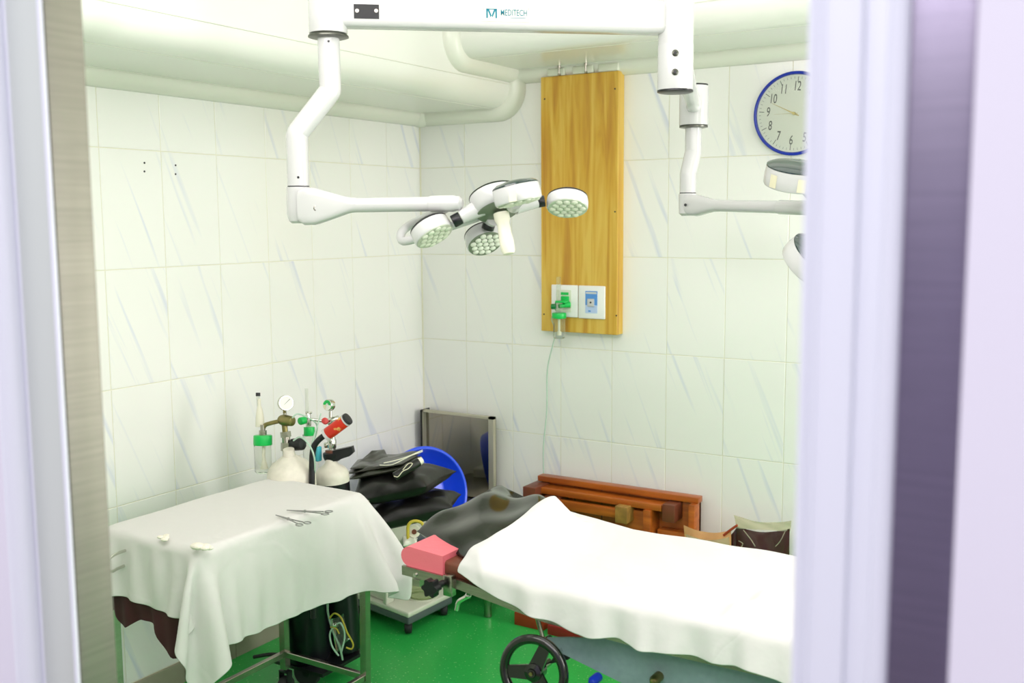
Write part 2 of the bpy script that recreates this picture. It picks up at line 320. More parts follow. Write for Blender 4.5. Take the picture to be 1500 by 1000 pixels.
d3 = struct('door_2', MB().box((XR, -3.172, 0), (XR+.040, -3.10, 2.12), .0025, 3).box((XR+.040, -3.166, 0), (XR+.060, -3.10, 2.12), .002), 'frame')
obj('bead', MB().cyl((XR+.012, -3.1725, 0), (XR+.012, -3.1725, 2.12), .0018, seg=10).cyl((XR+.006, -3.1725, 0), (XR+.006, -3.1725, 2.12), .0014, seg=10), 'frame', d3)
struct('trim_9', MB().cyl((XR+.063, -3.160, 0), (XR+.063, -3.160, 2.12), .0085, seg=24), 'frame')
struct('trim_10', MB().box((XR+.068, -3.160, 0), (XR+.119, -3.15, 2.12), .001), 'darksteel')
struct('trim_11', MB().box((XL, -3.152, 2.10), (XR, -3.10, 2.12)), 'frame')
struct('wall_hall', MB().box((.4, -5.6, 0), (4.9, -5.5, 2.4)), 'hallwall')
struct('floor_hall', MB().box((-.1, -5.5, -.06), (4.9, -3.161, 0)), 'hall')

# ------------------------------------------------------------------ wooden service board, conduits, gas outlets
wp = thing('service_board', (.86, -.03, 1.196), 'tall narrow yellow wood-grain board boxed out from the tiled wall', 'board')
bx0, bx1, bz0, bz1, bf = .686, 1.051, 1.196, 2.279, -.058
obj('panel', MB().box((bx0, bf, bz0), (bx1, -.001, bz1), .0015, 1), 'laminate', wp)
for px, py in [(798, 145), (901, 130), (797, 460), (903, 462), (901, 310)]:
    q = P(px, py, 'y', bf); obj('screw', MB().cyl(q, q+Vector((0, -.0015, 0)), .0035, seg=10), 'rubber', wp)
for k, (a, b) in enumerate([(.715, .80), (.835, .935), (.955, 1.05)]):
    o = obj('conduit_cover', MB().box((a, -.0575, 2.2795), (b, -.025, 2.313), .007, 3), 'machine')
    tag(o, ['white conduit stub above the wooden board, nearest the corner', 'white conduit stub above the middle of the wooden board', 'white conduit stub above the wooden board, nearest the clock'][k], 'conduit', 'conduit stubs on the board')
for k, x in enumerate((.78, .905)):
    o = obj('pipe_clip', MB().cyl((x, -.068, 2.28), (x, -.068, 2.319), .0035, seg=10).cyl((x, -.068, 2.310), (x, -.068, 2.3195), .007, seg=10).box((x-.004, -.072, 2.279), (x+.004, -.0575, 2.287)), 'steel')
    tag(o, ['small metal clip over the board, left of the other clip', 'small metal clip over the board, right of the other clip'][k], 'clip', 'metal clips over the board')
def outlet(xa, xb, za, zb, kind):
    t = thing('gas_outlet', ((xa+xb)/2, bf, za), 'white wall gas outlet with '+('green label carrying the flowmeter' if kind else 'blue label and round socket, nothing plugged in'), 'outlet', 'gas outlets on the wooden board')
    y0 = bf-.001
    obj('cover_plate', MB().box((xa, y0-.009, za), (xb, y0, zb), .004, 3), 'platewhite', t)
    cx = (xa+xb)/2; cz = (za+zb)/2; yl = y0-.010
    if kind:
        obj('label_plate', MB().box((cx-.030, yl-.001, cz-.046), (cx+.034, yl+.001, cz+.048)), 'machine', t)
        obj('label_print', MB().box((cx-.016, yl-.0016, cz+.026), (cx+.022, yl-.001, cz+.038)), 'green', t)
        obj('socket', MB().box((cx-.012, yl-.012, cz-.027), (cx+.026, yl-.001, cz+.022), .003, 2).cyl((cx+.006, yl-.02, cz-.004), (cx+.006, yl-.001, cz-.004), .014), 'green', t)
    else:
        obj('label_plate', MB().box((cx-.028, yl-.001, cz-.046), (cx+.028, yl+.001, cz-.012)), 'paleblue', t)
        obj('label_print', MB().box((cx-.028, yl-.001, cz-.012), (cx+.028, yl+.001, cz+.048)), 'bluep', t)
        obj('label_band', MB().box((cx-.025, yl-.0014, cz+.036), (cx+.025, yl-.001, cz+.044)), 'enamel', t)
        obj('socket', MB().box((cx-.017, yl-.006, cz-.018), (cx+.015, yl-.001, cz+.016), .005, 3), 'enamel', t)
        obj('socket_hole', MB().cyl((cx, yl-.0075, cz), (cx, yl-.006, cz), .004, seg=12), 'black', t)
        obj('label_mark', MB().box((cx-.014, yl-.0014, cz-.040), (cx-.002, yl-.001, cz-.034)), 'bluep', t)
outlet(.741, .870, 1.262, 1.40, 1); outlet(.873, .999, 1.260, 1.40, 0)
# flowmeter
yq = -.115
fm = thing('flowmeter', (.775, yq, 1.15), 'clear flowmeter with green-lidded humidifier bottle hanging on the wooden board', 'flowmeter')
q = P(819, 462, 'y', yq); cx, lz = q.x, q.z
obj('flow_tube', MB().cyl((cx-.003, yq, lz+.055), (cx-.003, yq, lz+.165), .0095, seg=16, bev=.002), 'glass', fm)
obj('flow_body', MB().box((cx-.016, yq-.012, lz+.018), (cx+.012, yq+.012, lz+.058), .004, 2).cyl((cx-.003, yq, lz+.01), (cx-.003, yq, lz+.022), .012), 'glass', fm)
obj('collar', MB().box((cx-.014, yq-.012, lz+.054), (cx+.03, yq+.03, lz+.064), .003, 2), 'green', fm)
obj('knob', MB().cyl((cx-.034, yq-.008, lz+.038), (cx-.012, yq-.002, lz+.038), .012, bev=.003), 'dkgreen', fm)
obj('plug', MB().cyl((cx, yq, lz+.04), (cx+.03, -.075, lz+.045), .009).cyl((cx+.012, yq+.02, lz+.045), (cx+.03, -.075, lz+.045), .013), 'green', fm)
obj('bottle_lid', MB().cyl((cx, yq, lz-.012), (cx, yq, lz+.012), .031, bev=.003, seg=28), 'green', fm)
obj('bottle', MB().lathe((cx, yq, lz-.098), (0, 0, 1), [(.02, 0), (.025, .003), (.026, .01), (.026, .088)], 24, cap=False).lathe((cx, yq, lz-.098), (0, 0, 1), [(.001, .001), (.02, .001)], 24, cap=False), 'glass', fm)
obj('dip_tube', MB().cyl((cx, yq, lz-.012), (cx, yq, lz-.07), .0045, seg=10).cyl((cx, yq, lz-.084), (cx, yq, lz-.068), .009, seg=12), 'enamel2', fm)
obj('scale_marks', MB().box((cx-.011, yq-.028, lz-.07), (cx-.008, yq-.027, lz-.03)), 'ink', fm)
ht = [(cx-.028, yq, lz-.003), (cx-.042, yq+.01, lz-.02), (cx-.048, yq+.05, lz-.09)]+[tuple(P(px, py, 'y', -.03)) for px, py in [(802, 540), (801, 600), (796, 655), (796, 702)]]+[(.70, -.10, .50)]
tag(obj('oxygen_tubing', MB().tube(ht, .0026, 8), 'tubeclear'), 'thin clear tube hanging from the flowmeter down behind the orange wood', 'tube')

# ------------------------------------------------------------------ wall clock
cc = P(1163, 166, 'y', -.03); R_ = .150
ck = thing('wall_clock', (cc.x, -.0, cc.z), 'round blue-rimmed wall clock with pale dial, half hidden by door frame', 'clock')
obj('case', MB().lathe((cc.x, -.001, cc.z), (0, -1, 0), [(R_-.01, 0), (R_, .01), (R_, .022)], 64), 'face', ck)
obj('rim', MB().tube([(cc.x+math.cos(a)*R_, -.026, cc.z+math.sin(a)*R_) for a in np.linspace(0, 2*PI, 64, endpoint=False)], .0065, 10, closed=True, smooth=False), 'blue', ck)
obj('dial', MB().cyl((cc.x, -.022, cc.z), (cc.x, -.024, cc.z), R_-.004, seg=64), 'face', ck)
rot = math.radians(5.5)
tk = MB()
for i in range(60):
    a = PI/2-rot-i*PI/30; l = .020 if i % 5 == 0 else .008; wd = .0012 if i % 5 == 0 else .0006
    d = Vector((math.cos(a), 0, math.sin(a))); n = Vector((-d.z, 0, d.x))*wd; o = Vector((cc.x, -.0246, cc.z)); r0 = R_-.014
    tk.add([o+d*r0+n, o+d*r0-n, o+d*(r0-l)-n, o+d*(r0-l)+n], [(0, 1, 2, 3)])
obj('minute_marks', tk, 'ink', ck, fix=False)
xd = (math.cos(rot), 0, -math.sin(rot)); yd = (math.sin(rot), 0, math.cos(rot))
for i in range(1, 13):
    a = PI/2-rot-i*PI/6; o = (cc.x+math.cos(a)*.100, -.0242, cc.z+math.sin(a)*.100)
    obj('numeral', text_mb(str(i), o, xd, yd, .050, .60), 'ink', ck, fix=False)
def hand(px, py, wd, off, m):
    tip = P(px, py, 'y', -.03); o = Vector((cc.x, -.026-off, cc.z)); d = Vector((tip.x-cc.x, 0, tip.z-cc.z)); n = Vector((-d.z, 0, d.x)).normalized()*wd
    obj('hand', MB().prism([o-d*.2+n, o-d*.2-n, o+d*.97-n*.3, o+d+n*0, o+d*.97+n*.3], (0, -.001, 0)), m, ck)
hand(1130, 151, .0022, 0, 'gold'); hand(1143, 157, .0030, .0015, 'gold'); hand(1134, 167.5, .0008, .003, 'gold')
obj('hand_cap', MB().cyl((cc.x, -.026, cc.z), (cc.x, -.034, cc.z), .006, seg=16), 'gold', ck)
obj('crystal', MB().lathe((cc.x, -.034, cc.z), (0, -1, 0), [(R_-.004, 0), (R_*.6, .002), (.001, .003)], 48, cap=False), 'glass', ck)

# ------------------------------------------------------------------ surgical lights
col = D(989, 135, 2.85); lp = D(481, 52, 2.70)
def pod(parent, c, n, r, h, m_lens='lensw', arm_to=None, back='black', leds=True, tape=None):
    """c: centre of the lens face, n: lens direction"""
    c = Vector(c); n = Vector(n).normalized(); x, y, _ = basis(n)
    p = obj('lamp_pod', MB().lathe(c, -n, [(r*.9, .001), (r*.97, 0), (r, .004), (r*1.01, h*.5), (r*.98, h-.002), (r*.9, h)], 36), 'enamel', parent)
    obj('back_cover', MB().lathe(c-n*(h-.001), -n, [(r*.985, 0), (r*.975, .003), (r*.8, .009), (r*.4, .014), (.001, .016)], 36, cap=False), back, p)
    obj('lens_plate', MB().lathe(c-n*.0005, n, [(r*.95, 0), (r*.93, .002), (.001, .0022)], 36, cap=False), m_lens, p)
    if leds:
        mb = MB(); rr = r*.17; s = r*.36
        for i in range(-2, 3):
            for j in range(-2, 3):
                if abs(i+j) > 2: continue
                q = c+n*.0018+x*((i+j/2)*s)+y*(j*s*.866); mb.lathe(q, n, [(rr, 0), (rr*.95, .002), (rr*.6, .0035), (.0005, .004)], 12, cap=False)
        obj('led_lenses', mb, 'led' if m_lens == 'lens' else 'ledw', p)
    if tape:
        for ang in tape:
            d = x*math.cos(ang)+y*math.sin(ang); t = n.cross(d); q = c-n*(h*.5)+d*(r*1.012)
            vs = []
            for k in range(5):
                a2 = ang+(k-2)*.07; d2 = x*math.cos(a2)+y*math.sin(a2); vs += [c+d2*r*1.018-n*h*.08, c+d2*r*1.018-n*h*.75]
            obj('tape_strip', MB().add(vs, [(2*k, 2*k+2, 2*k+3, 2*k+1) for k in range(4)]), 'tape', p, fix=False)
    return p
def img(a, b, t): return (rt*a-up*b-fw*t)      # a right, b down, t towards the doorway

s1 = thing('surgical_light', (col.x, col.y, 2.75), 'white surgical light on the wide boom with the maker plate, four pods facing down', 'surgical light', 'surgical lights')
bz = lp.z+.0
def vcyl(mb, c, z0, z1, r, **k): return mb.cyl((c.x, c.y, z0), (c.x, c.y, z1), r, seg=36, **k)
rc = 26/1516*2.85
obj('ceiling_column', vcyl(MB(), col, col.z+.004, 2.05+.10, rc, bev=.001), 'enamel', s1)
obj('ceiling_column', vcyl(MB(), col, col.z+.01, CZ, rc*.985).lathe((col.x, col.y, CZ-.05), (0, 0, 1), [(rc, 0), (.11, .02), (.13, .05)], 36), 'enamel', s1)
obj('seal_ring', MB().lathe((col.x, col.y, col.z-.002), (0, 0, 1), [(rc*.9, 0), (rc*1.01, .002), (rc*1.01, .007), (rc*.9, .008)], 36), 'black', s1)
cn = (CAM-col); cn.z = 0; cn.normalize()
for py in (81, 108):
    q = Vector((col.x, col.y, D(987, py, 2.83).z))+cn*(rc-.001)-rt*.001
    obj('screw', MB().lathe(q, cn, [(.009, 0), (.009, .003), (.005, .0045), (.001, .003)], 16), 'darkring', s1)
    obj('screw_socket', MB().cyl(q+cn*.003, q+cn*.0052, .004, seg=12), 'black', s1)
# boom
bm0 = Vector((col.x, col.y, 0)); bm1 = Vector((lp.x, lp.y, 0)); bd = (bm1-bm0).normalized(); bn = Vector((-bd.y, bd.x, 0))
if bn.dot(CAM-bm0) < 0: bn = -bn
zb0 = D(960, 53, 2.85).z; hb = .088
L_ = (bm1-bm0).length
mx = Matrix(((bd.x, -bd.y, 0, bm0.x), (bd.y, bd.x, 0, bm0.y), (0, 0, 1, 0), (0, 0, 0, 1)))
boom = obj('boom_arm', MB().box((.03, -.034, zb0), (L_-.02, .034, zb0+hb), .018, 4, mx), 'enamel', s1)
def onboom(px, py):
    pl_o = bm0+bn*.0345; d = ray(px, py); t = (pl_o-CAM).dot(bn)/Vector((d.x, d.y, 0)).dot(bn); 
    t = ((pl_o-CAM).x*bn.x+(pl_o-CAM).y*bn.y)/(d.x*bn.x+d.y*bn.y); return CAM+d*t
def plate(name, x0, y0, x1, y1, m, dep=.002, lift=0., bev=.001):
    a, b, c_, d_ = [onboom(*q)+bn*lift for q in ((x0, y0), (x1, y0), (x1, y1), (x0, y1))]
    xx = (b-a).length; a = Vector(a); X = Vector((b.x-a.x, b.y-a.y, 0)).normalized()
    z1, z0 = a.z, d_.z
    return obj(name, MB().prism([(a.x, a.y, z0), (b.x, b.y, z0), (b.x, b.y, z1), (a.x, a.y, z1)], bn*dep), m, boom)
plate('cover_plate', 518, 6, 555, 27, 'rubber')
for px in (523, 551):
    q = onboom(px, 16); obj('plate_screw', MB().cyl(q+bn*.002, q+bn*.0035, .0048, seg=12), 'steel', boom)
plate('maker_plate', 705, 10, 776, 31, 'enamel2', .0015)
for px, py in ((708, 13), (774, 13.5), (708, 28), (774, 29)):
    q = onboom(px, py); obj('plate_screw', MB().cyl(q+bn*.0015, q+bn*.003, .0022, seg=8), 'steel', boom)
bxd = -bd if (-bd).dot(rt) > 0 else bd
q = onboom(752.5, 19.5)+bn*.0022
obj('lettering', text_mb('MEDITECH', q, bxd, (0, 0, 1), .0225, .66), 'teal', boom, fix=False)
a = onboom(712, 12.5)+bn*.0018; b = onboom(728, 27)+bn*.0018; W_ = (b-a).dot(bxd); H_ = a.z-b.z
def lp_(u, v): return a+bxd*(u*W_)-Vector((0, 0, v*H_))
lg = MB()
for poly in ([(0, 0), (.16, .08), (.16, 1), (0, 1)], [(1, 0), (.84, .08), (.84, 1), (1, 1)], [(0, 0), (.25, 0), (.5, .72), (.42, .95), (.16, .25)], [(1, 0), (.84, .25), (.58, .95), (.5, .72), (.75, 0)], [(.2, 0), (.8, 0), (.74, .1), (.26, .1)]):
    lg.add([lp_(u, v) for u, v in poly], [tuple(range(len(poly)))])
obj('logo', lg, 'teal', boom, fix=False)
q = onboom(747, 26)+bn*.0018; q2 = onboom(770, 26.5)+bn*.0018
obj('underline', MB().add([q, q2, q2-Vector((0, 0, .0014)), q-Vector((0, 0, .0014))], [(0, 1, 2, 3)]), 'teal', boom, fix=False)
# left post
d_ = 2.70; rl = 28/1516*d_
obj('boom_end', vcyl(MB(), lp, lp.z+.004, zb0+hb+.03, rl, bev=.002), 'enamel', s1)
obj('flange', MB().lathe((lp.x, lp.y, lp.z-.008), (0, 0, 1), [(rl*.85, 0), (rl*1.06, .003), (rl*1.06, .006), (rl*.95, .012)], 36), 'darkring', s1)
p0 = lp.copy(); p0.z = lp.z-.005; p1 = D(483, 132, d_); p1 = Vector((lp.x+.002, lp.y, p1.z)); p2 = D(435, 196, d_); p3 = D(435, 272, d_); p3 = Vector((p2.x, p2.y, p3.z))
rtb = 16/1516*d_
def bend_tube(mb, pts, r, fil=.006):
    out = [Vector(pts[0])]
    for i in range(1, len(pts)-1):
        a, b, c = map(Vector, pts[i-1:i+2]); u = (a-b).normalized(); v = (c-b).normalized(); fl = min(fil, (a-b).length*.45, (c-b).length*.45)
        for k in range(5):
            t = k/4; out.append((b+u*fl)*(1-t)**2+b*2*t*(1-t)+(b+v*fl)*t*t)
    out.append(Vector(pts[-1])); return mb.tube(out, r, 28, smooth=False)
obj('down_tube', bend_tube(MB(), [p0, p1, p2, p3], rtb), 'enamel', s1)
for (px, py) in ((484, 63), (438, 260)):
    c0 = Vector((lp.x, lp.y, 0)) if px > 460 else Vector((p2.x, p2.y, 0)); q = D(px, py, d_); nn = Vector((CAM.x-c0.x, CAM.y-c0.y, 0)).normalized(); q = Vector((c0.x, c0.y, q.z))+nn*(rtb-.001)+bd*0
    obj('set_screw', MB().cyl(q, q+nn*.002, .0032, seg=10), 'black', s1)
# pivot housing and spring arm
jc = p3.copy(); rh = 17.5/1516*d_; zt = p3.z; zbm = D(438, 327, d_).z
obj('joint_ring', vcyl(MB(), jc, zt-.003, zt, rtb*.99), 'rubber', s1)
obj('pivot_housing', MB().lathe((jc.x, jc.y, zbm), (0, 0, 1), [(rh*.62, 0), (rh*.88, .006), (rh*1.02, .022), (rh*1.05, .05), (rh*.98, zt-zbm-.003)], 36), 'enamel', s1)
ae = D(668, 298, 2.62); aj = D(462, 302, d_-.01)
ad = (ae-aj); ad.normalize(); ax_, ay_, _ = basis(ad)
# bracket: blends from a tall flat plate to the round arm
def loft(mb, secs, n=24):
    vs = []; 
    for c, X, Y, rx, ry, e in secs:
        for k in range(n):
            t = 2*PI*k/n; cx_, cy_ = math.cos(t), math.sin(t)
            vs.append(Vector(c)+X*(math.copysign(abs(cx_)**e, cx_)*rx)+Y*(math.copysign(abs(cy_)**e, cy_)*ry))
    fs = [(j*n+k, j*n+(k+1) % n, (j+1)*n+(k+1) % n, (j+1)*n+k) for j in range(len(secs)-1) for k in range(n)]
    fs += [tuple(range(n))[::-1], tuple((len(secs)-1)*n+k for k in range(n))]
    return mb.add(vs, fs)
Z = Vector((0, 0, 1)); hx = ad.cross(Z).normalized(); vz = hx.cross(ad).normalized()
if vz.z < 0: vz = -vz
def ap(px, py): t = (px-462)/(668-462); return D(px, py, d_-.01+(2.62-d_+.01)*t)
ra = 10.5/1516*2.68
obj('arm_bracket', loft(MB(), [(ap(440, 302), hx, vz, .022, .040, .45), (ap(448, 302), hx, vz, .025, .049, .45), (ap(464, 302), hx, vz, .025, .047, .45), (ap(484, 301.5), hx, vz, .0235, .036, .5), (ap(508, 300.5), hx, vz, .021, .0225, .7), (ap(516, 300.3), hx, vz, ra*1.04, ra*1.06, .9), (ap(524, 300), hx, vz, ra*1.02, ra*1.02, 1)]), 'enamel', s1)
q = ap(463, 305)+Vector((CAM.x-jc.x, CAM.y-jc.y, 0)).normalized()*.024
nn = Vector((CAM.x-jc.x, CAM.y-jc.y, 0)).normalized()
obj('pivot_screw', MB().lathe(q-nn*.002, nn, [(.0075, 0), (.0075, .003), (.005, .0035), (.0045, .001)], 16), 'steel', s1)
obj('arm_cap_screw', MB().cyl(D(460, 324, d_), D(460, 329, d_), .006, seg=12), 'rubber', s1)
obj('spring_arm', MB().cyl(ap(520, 300.5), ap(640, 298.5), ra, seg=28), 'enamel', s1)
obj('arm_sleeve', MB().lathe(ap(628, 298.5), ad, [(ra, 0), (ra*1.13, .006), (ra*1.13, .066), (ra*1.02, .072), (ra*.98, .082), (ra*.5, .089)], 28), 'enamel', s1)
DL = 2.62
# yoke: tube leaving the arm sleeve, sweeping down-left behind the left pod and back to the hub
yk = [D(652, 306, 2.66), D(625, 318, 2.72), D(600, 330, 2.75), D(588, 341, 2.74), D(589, 352, 2.72), D(603, 351, 2.70), D(640, 338, 2.70), D(700, 318, 2.66)]
obj('yoke', MB().tube(yk, .0115, 14), 'enamel', s1)
nH = img(.25, .92, .33)
hubc = D(731, 309, DL)
obj('lamp_hub', MB().lathe(hubc, -nH.normalized(), [(.045, .0), (.054, .001), (.058, .005), (.064, .014), (.066, .046), (.055, .050)], 40), 'enamel', s1)
obj('hub_back_cover', MB().lathe(hubc-nH.normalized()*.049, -nH.normalized(), [(.067, 0), (.055, .008), (.02, .013), (.001, .014)], 40, cap=False), 'darkglass', s1)
obj('hub_underside', MB().lathe(hubc+nH.normalized()*.0005, nH, [(.058, 0), (.055, .002), (.001, .002)], 40, cap=False), 'lens', s1)
hd = img(.17, .9, .1).normalized()
obj('handle', MB().lathe(D(734, 312, DL-.012), hd, [(.020, 0), (.020, .016), (.0155, .028), (.0165, .05), (.0185, .075), (.0175, .098), (.014, .106), (.001, .109)], 24), 'enamel2', s1)
rp = 30.5/1516*DL
def arm(a, b, r0, r1): obj('pod_arm', MB().cyl(a, b, r0, r1, seg=24), 'enamel', s1)
def collar(a, b, r): obj('pod_collar', MB().cyl(a, b, r, seg=24, bev=.002), 'black', s1)
# right pod
arm(D(755, 303, DL-.02), D(789, 296, DL), .019, .013); collar(D(787, 296, DL), D(798, 294, DL), .0145)
pod(s1, D(831, 305, DL), img(-.04, .95, .36), rp, .030, leds=True)
# left pod
arm(D(705, 303, DL), D(676, 318, DL), .024, .017); collar(D(675, 318.5, DL), D(663, 325, DL), .0165)
pod(s1, D(637, 346, DL+.005), img(.48, .84, .27), rp, .034)
# far pod, its dark lens plate towards the door
arm(D(722, 322, DL+.03), D(716, 328, DL+.05), .016, .014); collar(D(716.5, 328, DL+.045), D(714, 336, DL+.05), .0165)
pod(s1, D(711, 357, DL+.10), img(.32, .83, .52), rp*.93, .034, m_lens='lens')
# near pod above the hub, edge on
pod(s1, D(760, 296, DL-.115), img(.22, .97, -.05), rp*1.10, .040, tape=None, leds=True, back='darkglass')
a = D(750, 284, DL-.18)
obj('tape_strip', MB().prism([D(745, 279, DL-.195), D(756, 277, DL-.195), D(757, 294, DL-.195), D(746, 296, DL-.195)], fw*.004), 'tape', s1)
arm(D(752, 302, DL-.03), D(755, 296, DL-.06), .018, .018)

# second light behind
s2 = thing('surgical_light', (col.x-.05, col.y+.55, 2.0), 'white surgical light reaching behind the door frame below the clock, dark glossy pod backs', 'surgical light', 'surgical lights')
d2_ = 3.55
def dd(px, py, d=d2_): return D(px, py, d)
c2 = dd(1016, 185); 
zt2 = dd(1016, 127).z; r2 = 21/1516*d2_
obj('boom_arm', loft(MB(), [(D(1000, 100, 2.95), rt, up, .03, .02, .7), (dd(1012, 138, 3.3), rt, up, .022, .030, .7), (dd(1016, 152, 3.53), rt, up, .026, .034, .7)]), 'enamel', s2)
obj('boom_end', MB().cyl((c2.x, c2.y, c2.z+.003), (c2.x, c2.y, zt2), r2, seg=36, bev=.002), 'enamel', s2)
obj('end_cap', MB().cyl((c2.x, c2.y, zt2), (c2.x, c2.y, zt2+.005), r2*.96, seg=36), 'black', s2)
obj('flange', MB().lathe((c2.x, c2.y, c2.z-.006), (0, 0, 1), [(r2*.8, 0), (r2*.98, .002), (r2*.99, .007), (r2*.9, .009)], 36), 'darkring', s2)
rt2 = 12/1516*d2_
q1 = Vector((c2.x, c2.y, dd(0, 224).z)); k1 = dd(1010, 222); k2 = dd(1008, 255); k1 = Vector((c2.x, c2.y, k1.z)); q3 = dd(1008, 282); q3 = Vector((k2.x, k2.y, q3.z))
obj('down_tube', bend_tube(MB(), [(c2.x, c2.y, c2.z), k1, k2, q3], rt2, .004), 'enamel', s2)
obj('joint_ring', MB().cyl(q3-Vector((0, 0, .003)), q3, rt2*1.0, seg=24), 'rubber', s2)
zb2 = dd(1008, 316).z; hh = q3.z-zb2
obj('pivot_housing', MB().lathe((q3.x, q3.y, zb2), (0, 0, 1), [(rt2*.7, 0), (rt2*1.05, .008), (rt2*1.1, hh-.006), (rt2*1.02, hh-.003)], 28), 'enamel', s2)
def a2(px, py): t = (px-1008)/190; return D(px, py, d2_-.55*t)
ad2 = (a2(1195, 305)-a2(1050, 301)).normalized(); hx2 = ad2.cross(Z).normalized(); vz2 = hx2.cross(ad2)
if vz2.z < 0: vz2 = -vz2
obj('arm_bracket', loft(MB(), [(a2(1009, 300), hx2, vz2, .022, .034, .7), (a2(1022, 301), hx2, vz2, .024, .036, .7), (a2(1044, 301), hx2, vz2, .020, .0215, .9), (a2(1054, 301), hx2, vz2, .0195, .020, 1)]), 'enamel', s2)
obj('spring_arm', MB().cyl(a2(1050, 301), a2(1150, 303.5), .0195, seg=28), 'enamel', s2)
obj('arm_sleeve', MB().lathe(a2(1140, 303.3), ad2, [(.0195, 0), (.022, .01), (.022, .14), (.020, .145), (.0195, .155), (.023, .158), (.023, .19)], 28), 'enamel', s2)
obj('pivot_screw', MB().cyl(D(1004, 300, d2_-.03), D(1004, 300, d2_-.035), .005, seg=12), 'rubber', s2)
e2 = a2(1215, 306)
obj('yoke', MB().tube([a2(1200, 305), a2(1222, 306), D(1240, 320, 2.93), D(1236, 345, 2.9)], .014, 14), 'enamel', s2)
nb = img(.30, .86, -.42).normalized()
nA = img(-.05, .90, -.42); pA = D(1161, 272, 2.95)
pod(s2, pA, nA, .083, .055, back='darkglass', leds=False, tape=(2.6, 3.6))
nB = img(-.50, .62, -.60).normalized(); pB = D(1198, 374, 2.80)+nB*.050
pod(s2, pB, nB, .082, .050, back='darkglass', leds=False)
hb2 = D(1236, 345, 2.9)
obj('lamp_hub', MB().lathe(hb2, nb, [(.05, -.03), (.07, -.025), (.075, .02), (.06, .035)], 36), 'enamel', s2)
obj('pod_arm', MB().cyl(hb2, pA-nA.normalized()*.03, .018, .014).cyl(hb2, pB-nB.normalized()*.025, .018, .014), 'enamel', s2)

# ------------------------------------------------------------------ cloth simulation (position-based, numpy)
def drape(P0, nu=0, nv=0, boxes=(), steps=160, iters=14, g=.0009, extra=None, pin=None, H=None, stiff=.35, slack=1.0):
    """P0 (nu,nv,3); boxes: list of (centre, half, radius, 3x3 rotation)"""
    X = P0.astype(float).copy(); Xp = X.copy(); rest0 = P0.copy()
    cons = []
    def addc(a, b, s):
        d = np.linalg.norm(FL[a]-FL[b], axis=-1); cons.append((a.ravel(), b.ravel(), d.ravel()*slack, s))
    idx = np.arange(nu*nv).reshape(nu, nv); FL = (extra if extra is not None else P0).reshape(-1, 3)
    for k in (0, 1):
        addc(idx[k:-1:2, :], idx[k+1::2, :][:idx[k:-1:2, :].shape[0]], 1.); addc(idx[:, k:-1:2], idx[:, k+1::2][:, :idx[:, k:-1:2].shape[1]], 1.)
    for k in (0, 1):
        a = idx[k:-1:2, :-1]; b = idx[k+1::2, 1:][:a.shape[0]]; addc(a, b, .25)
        a = idx[k:-1:2, 1:]; b = idx[k+1::2, :-1][:a.shape[0]]; addc(a, b, .25)
    for k in (0, 1, 2, 3):
        a = idx[k:-2:4, :]; b = idx[k+2::4, :][:a.shape[0]]; a = a[:b.shape[0]]; addc(a, b, stiff)
        a = idx[:, k:-2:4]; b = idx[:, k+2::4][:, :a.shape[1]]; a = a[:, :b.shape[1]]; addc(a, b, stiff)
    V = X.reshape(-1, 3); Vp = V.copy(); fl0 = V.copy()
    for st in range(steps):
        vel = (V-Vp)*.965; Vp = V.copy(); V += vel; V[:, 2] -= g
        for it in range(iters):
            for a, b, d, s in cons:
                df = V[a]-V[b]; L = np.linalg.norm(df, axis=1)+1e-9; c = (df*((L-d)/L*.5*s)[:, None]); V[a] -= c; V[b] += c
            if it % 2 or it == iters-1:
                for c, h, r, Rm in boxes:
                    q = (V-c)@Rm; hi = h-r; k = np.clip(q, -hi, hi); o = q-k; ln = np.linalg.norm(o, axis=1)
                    out = (ln > 1e-9) & (ln < r); q[out] = k[out]+o[out]/ln[out][:, None]*r
                    ins = ln <= 1e-9
                    if ins.any():
                        qi = q[ins]; pen = h-np.abs(qi); pen[:, 2] *= .5; ax = np.argmin(pen, axis=1)
                        sg = np.sign(qi[np.arange(len(qi)), ax]); sg[sg == 0] = 1; qi[np.arange(len(qi)), ax] = sg*h[ax]; q[ins] = qi
                    hit = out | ins
                    V[hit] = q[hit]@Rm.T+c
                    Vp[hit] += (V[hit]-Vp[hit])*np.array([.6, .6, 1.])*.8
                if H is not None:
                    hx0, hy0, hd, HA = H; gi = (V[:, 0]-hx0)/hd; gj = (V[:, 1]-hy0)/hd
                    ok = (gi > 0) & (gi < HA.shape[0]-1.01) & (gj > 0) & (gj < HA.shape[1]-1.01)
                    a_, b_ = gi[ok], gj[ok]; ia, ib = a_.astype(int), b_.astype(int); fa, fb = a_-ia, b_-ib
                    zz = HA[ia, ib]*(1-fa)*(1-fb)+HA[ia+1, ib]*fa*(1-fb)+HA[ia, ib+1]*(1-fa)*fb+HA[ia+1, ib+1]*fa*fb
                    k_ = np.where(ok)[0]; pen_ = (zz-V[k_, 2] > 0) & (zz-V[k_, 2] < .2); V[k_[pen_], 2] = zz[pen_]
                    Vp[k_[pen_], :2] += (V[k_[pen_], :2]-Vp[k_[pen_], :2])*.7
                if pin is not None: V[pin, :2] = fl0[pin, :2]
                lo = V[:, 2] < .004; V[lo, 2] = .004
    return V.reshape(nu, nv, 3)
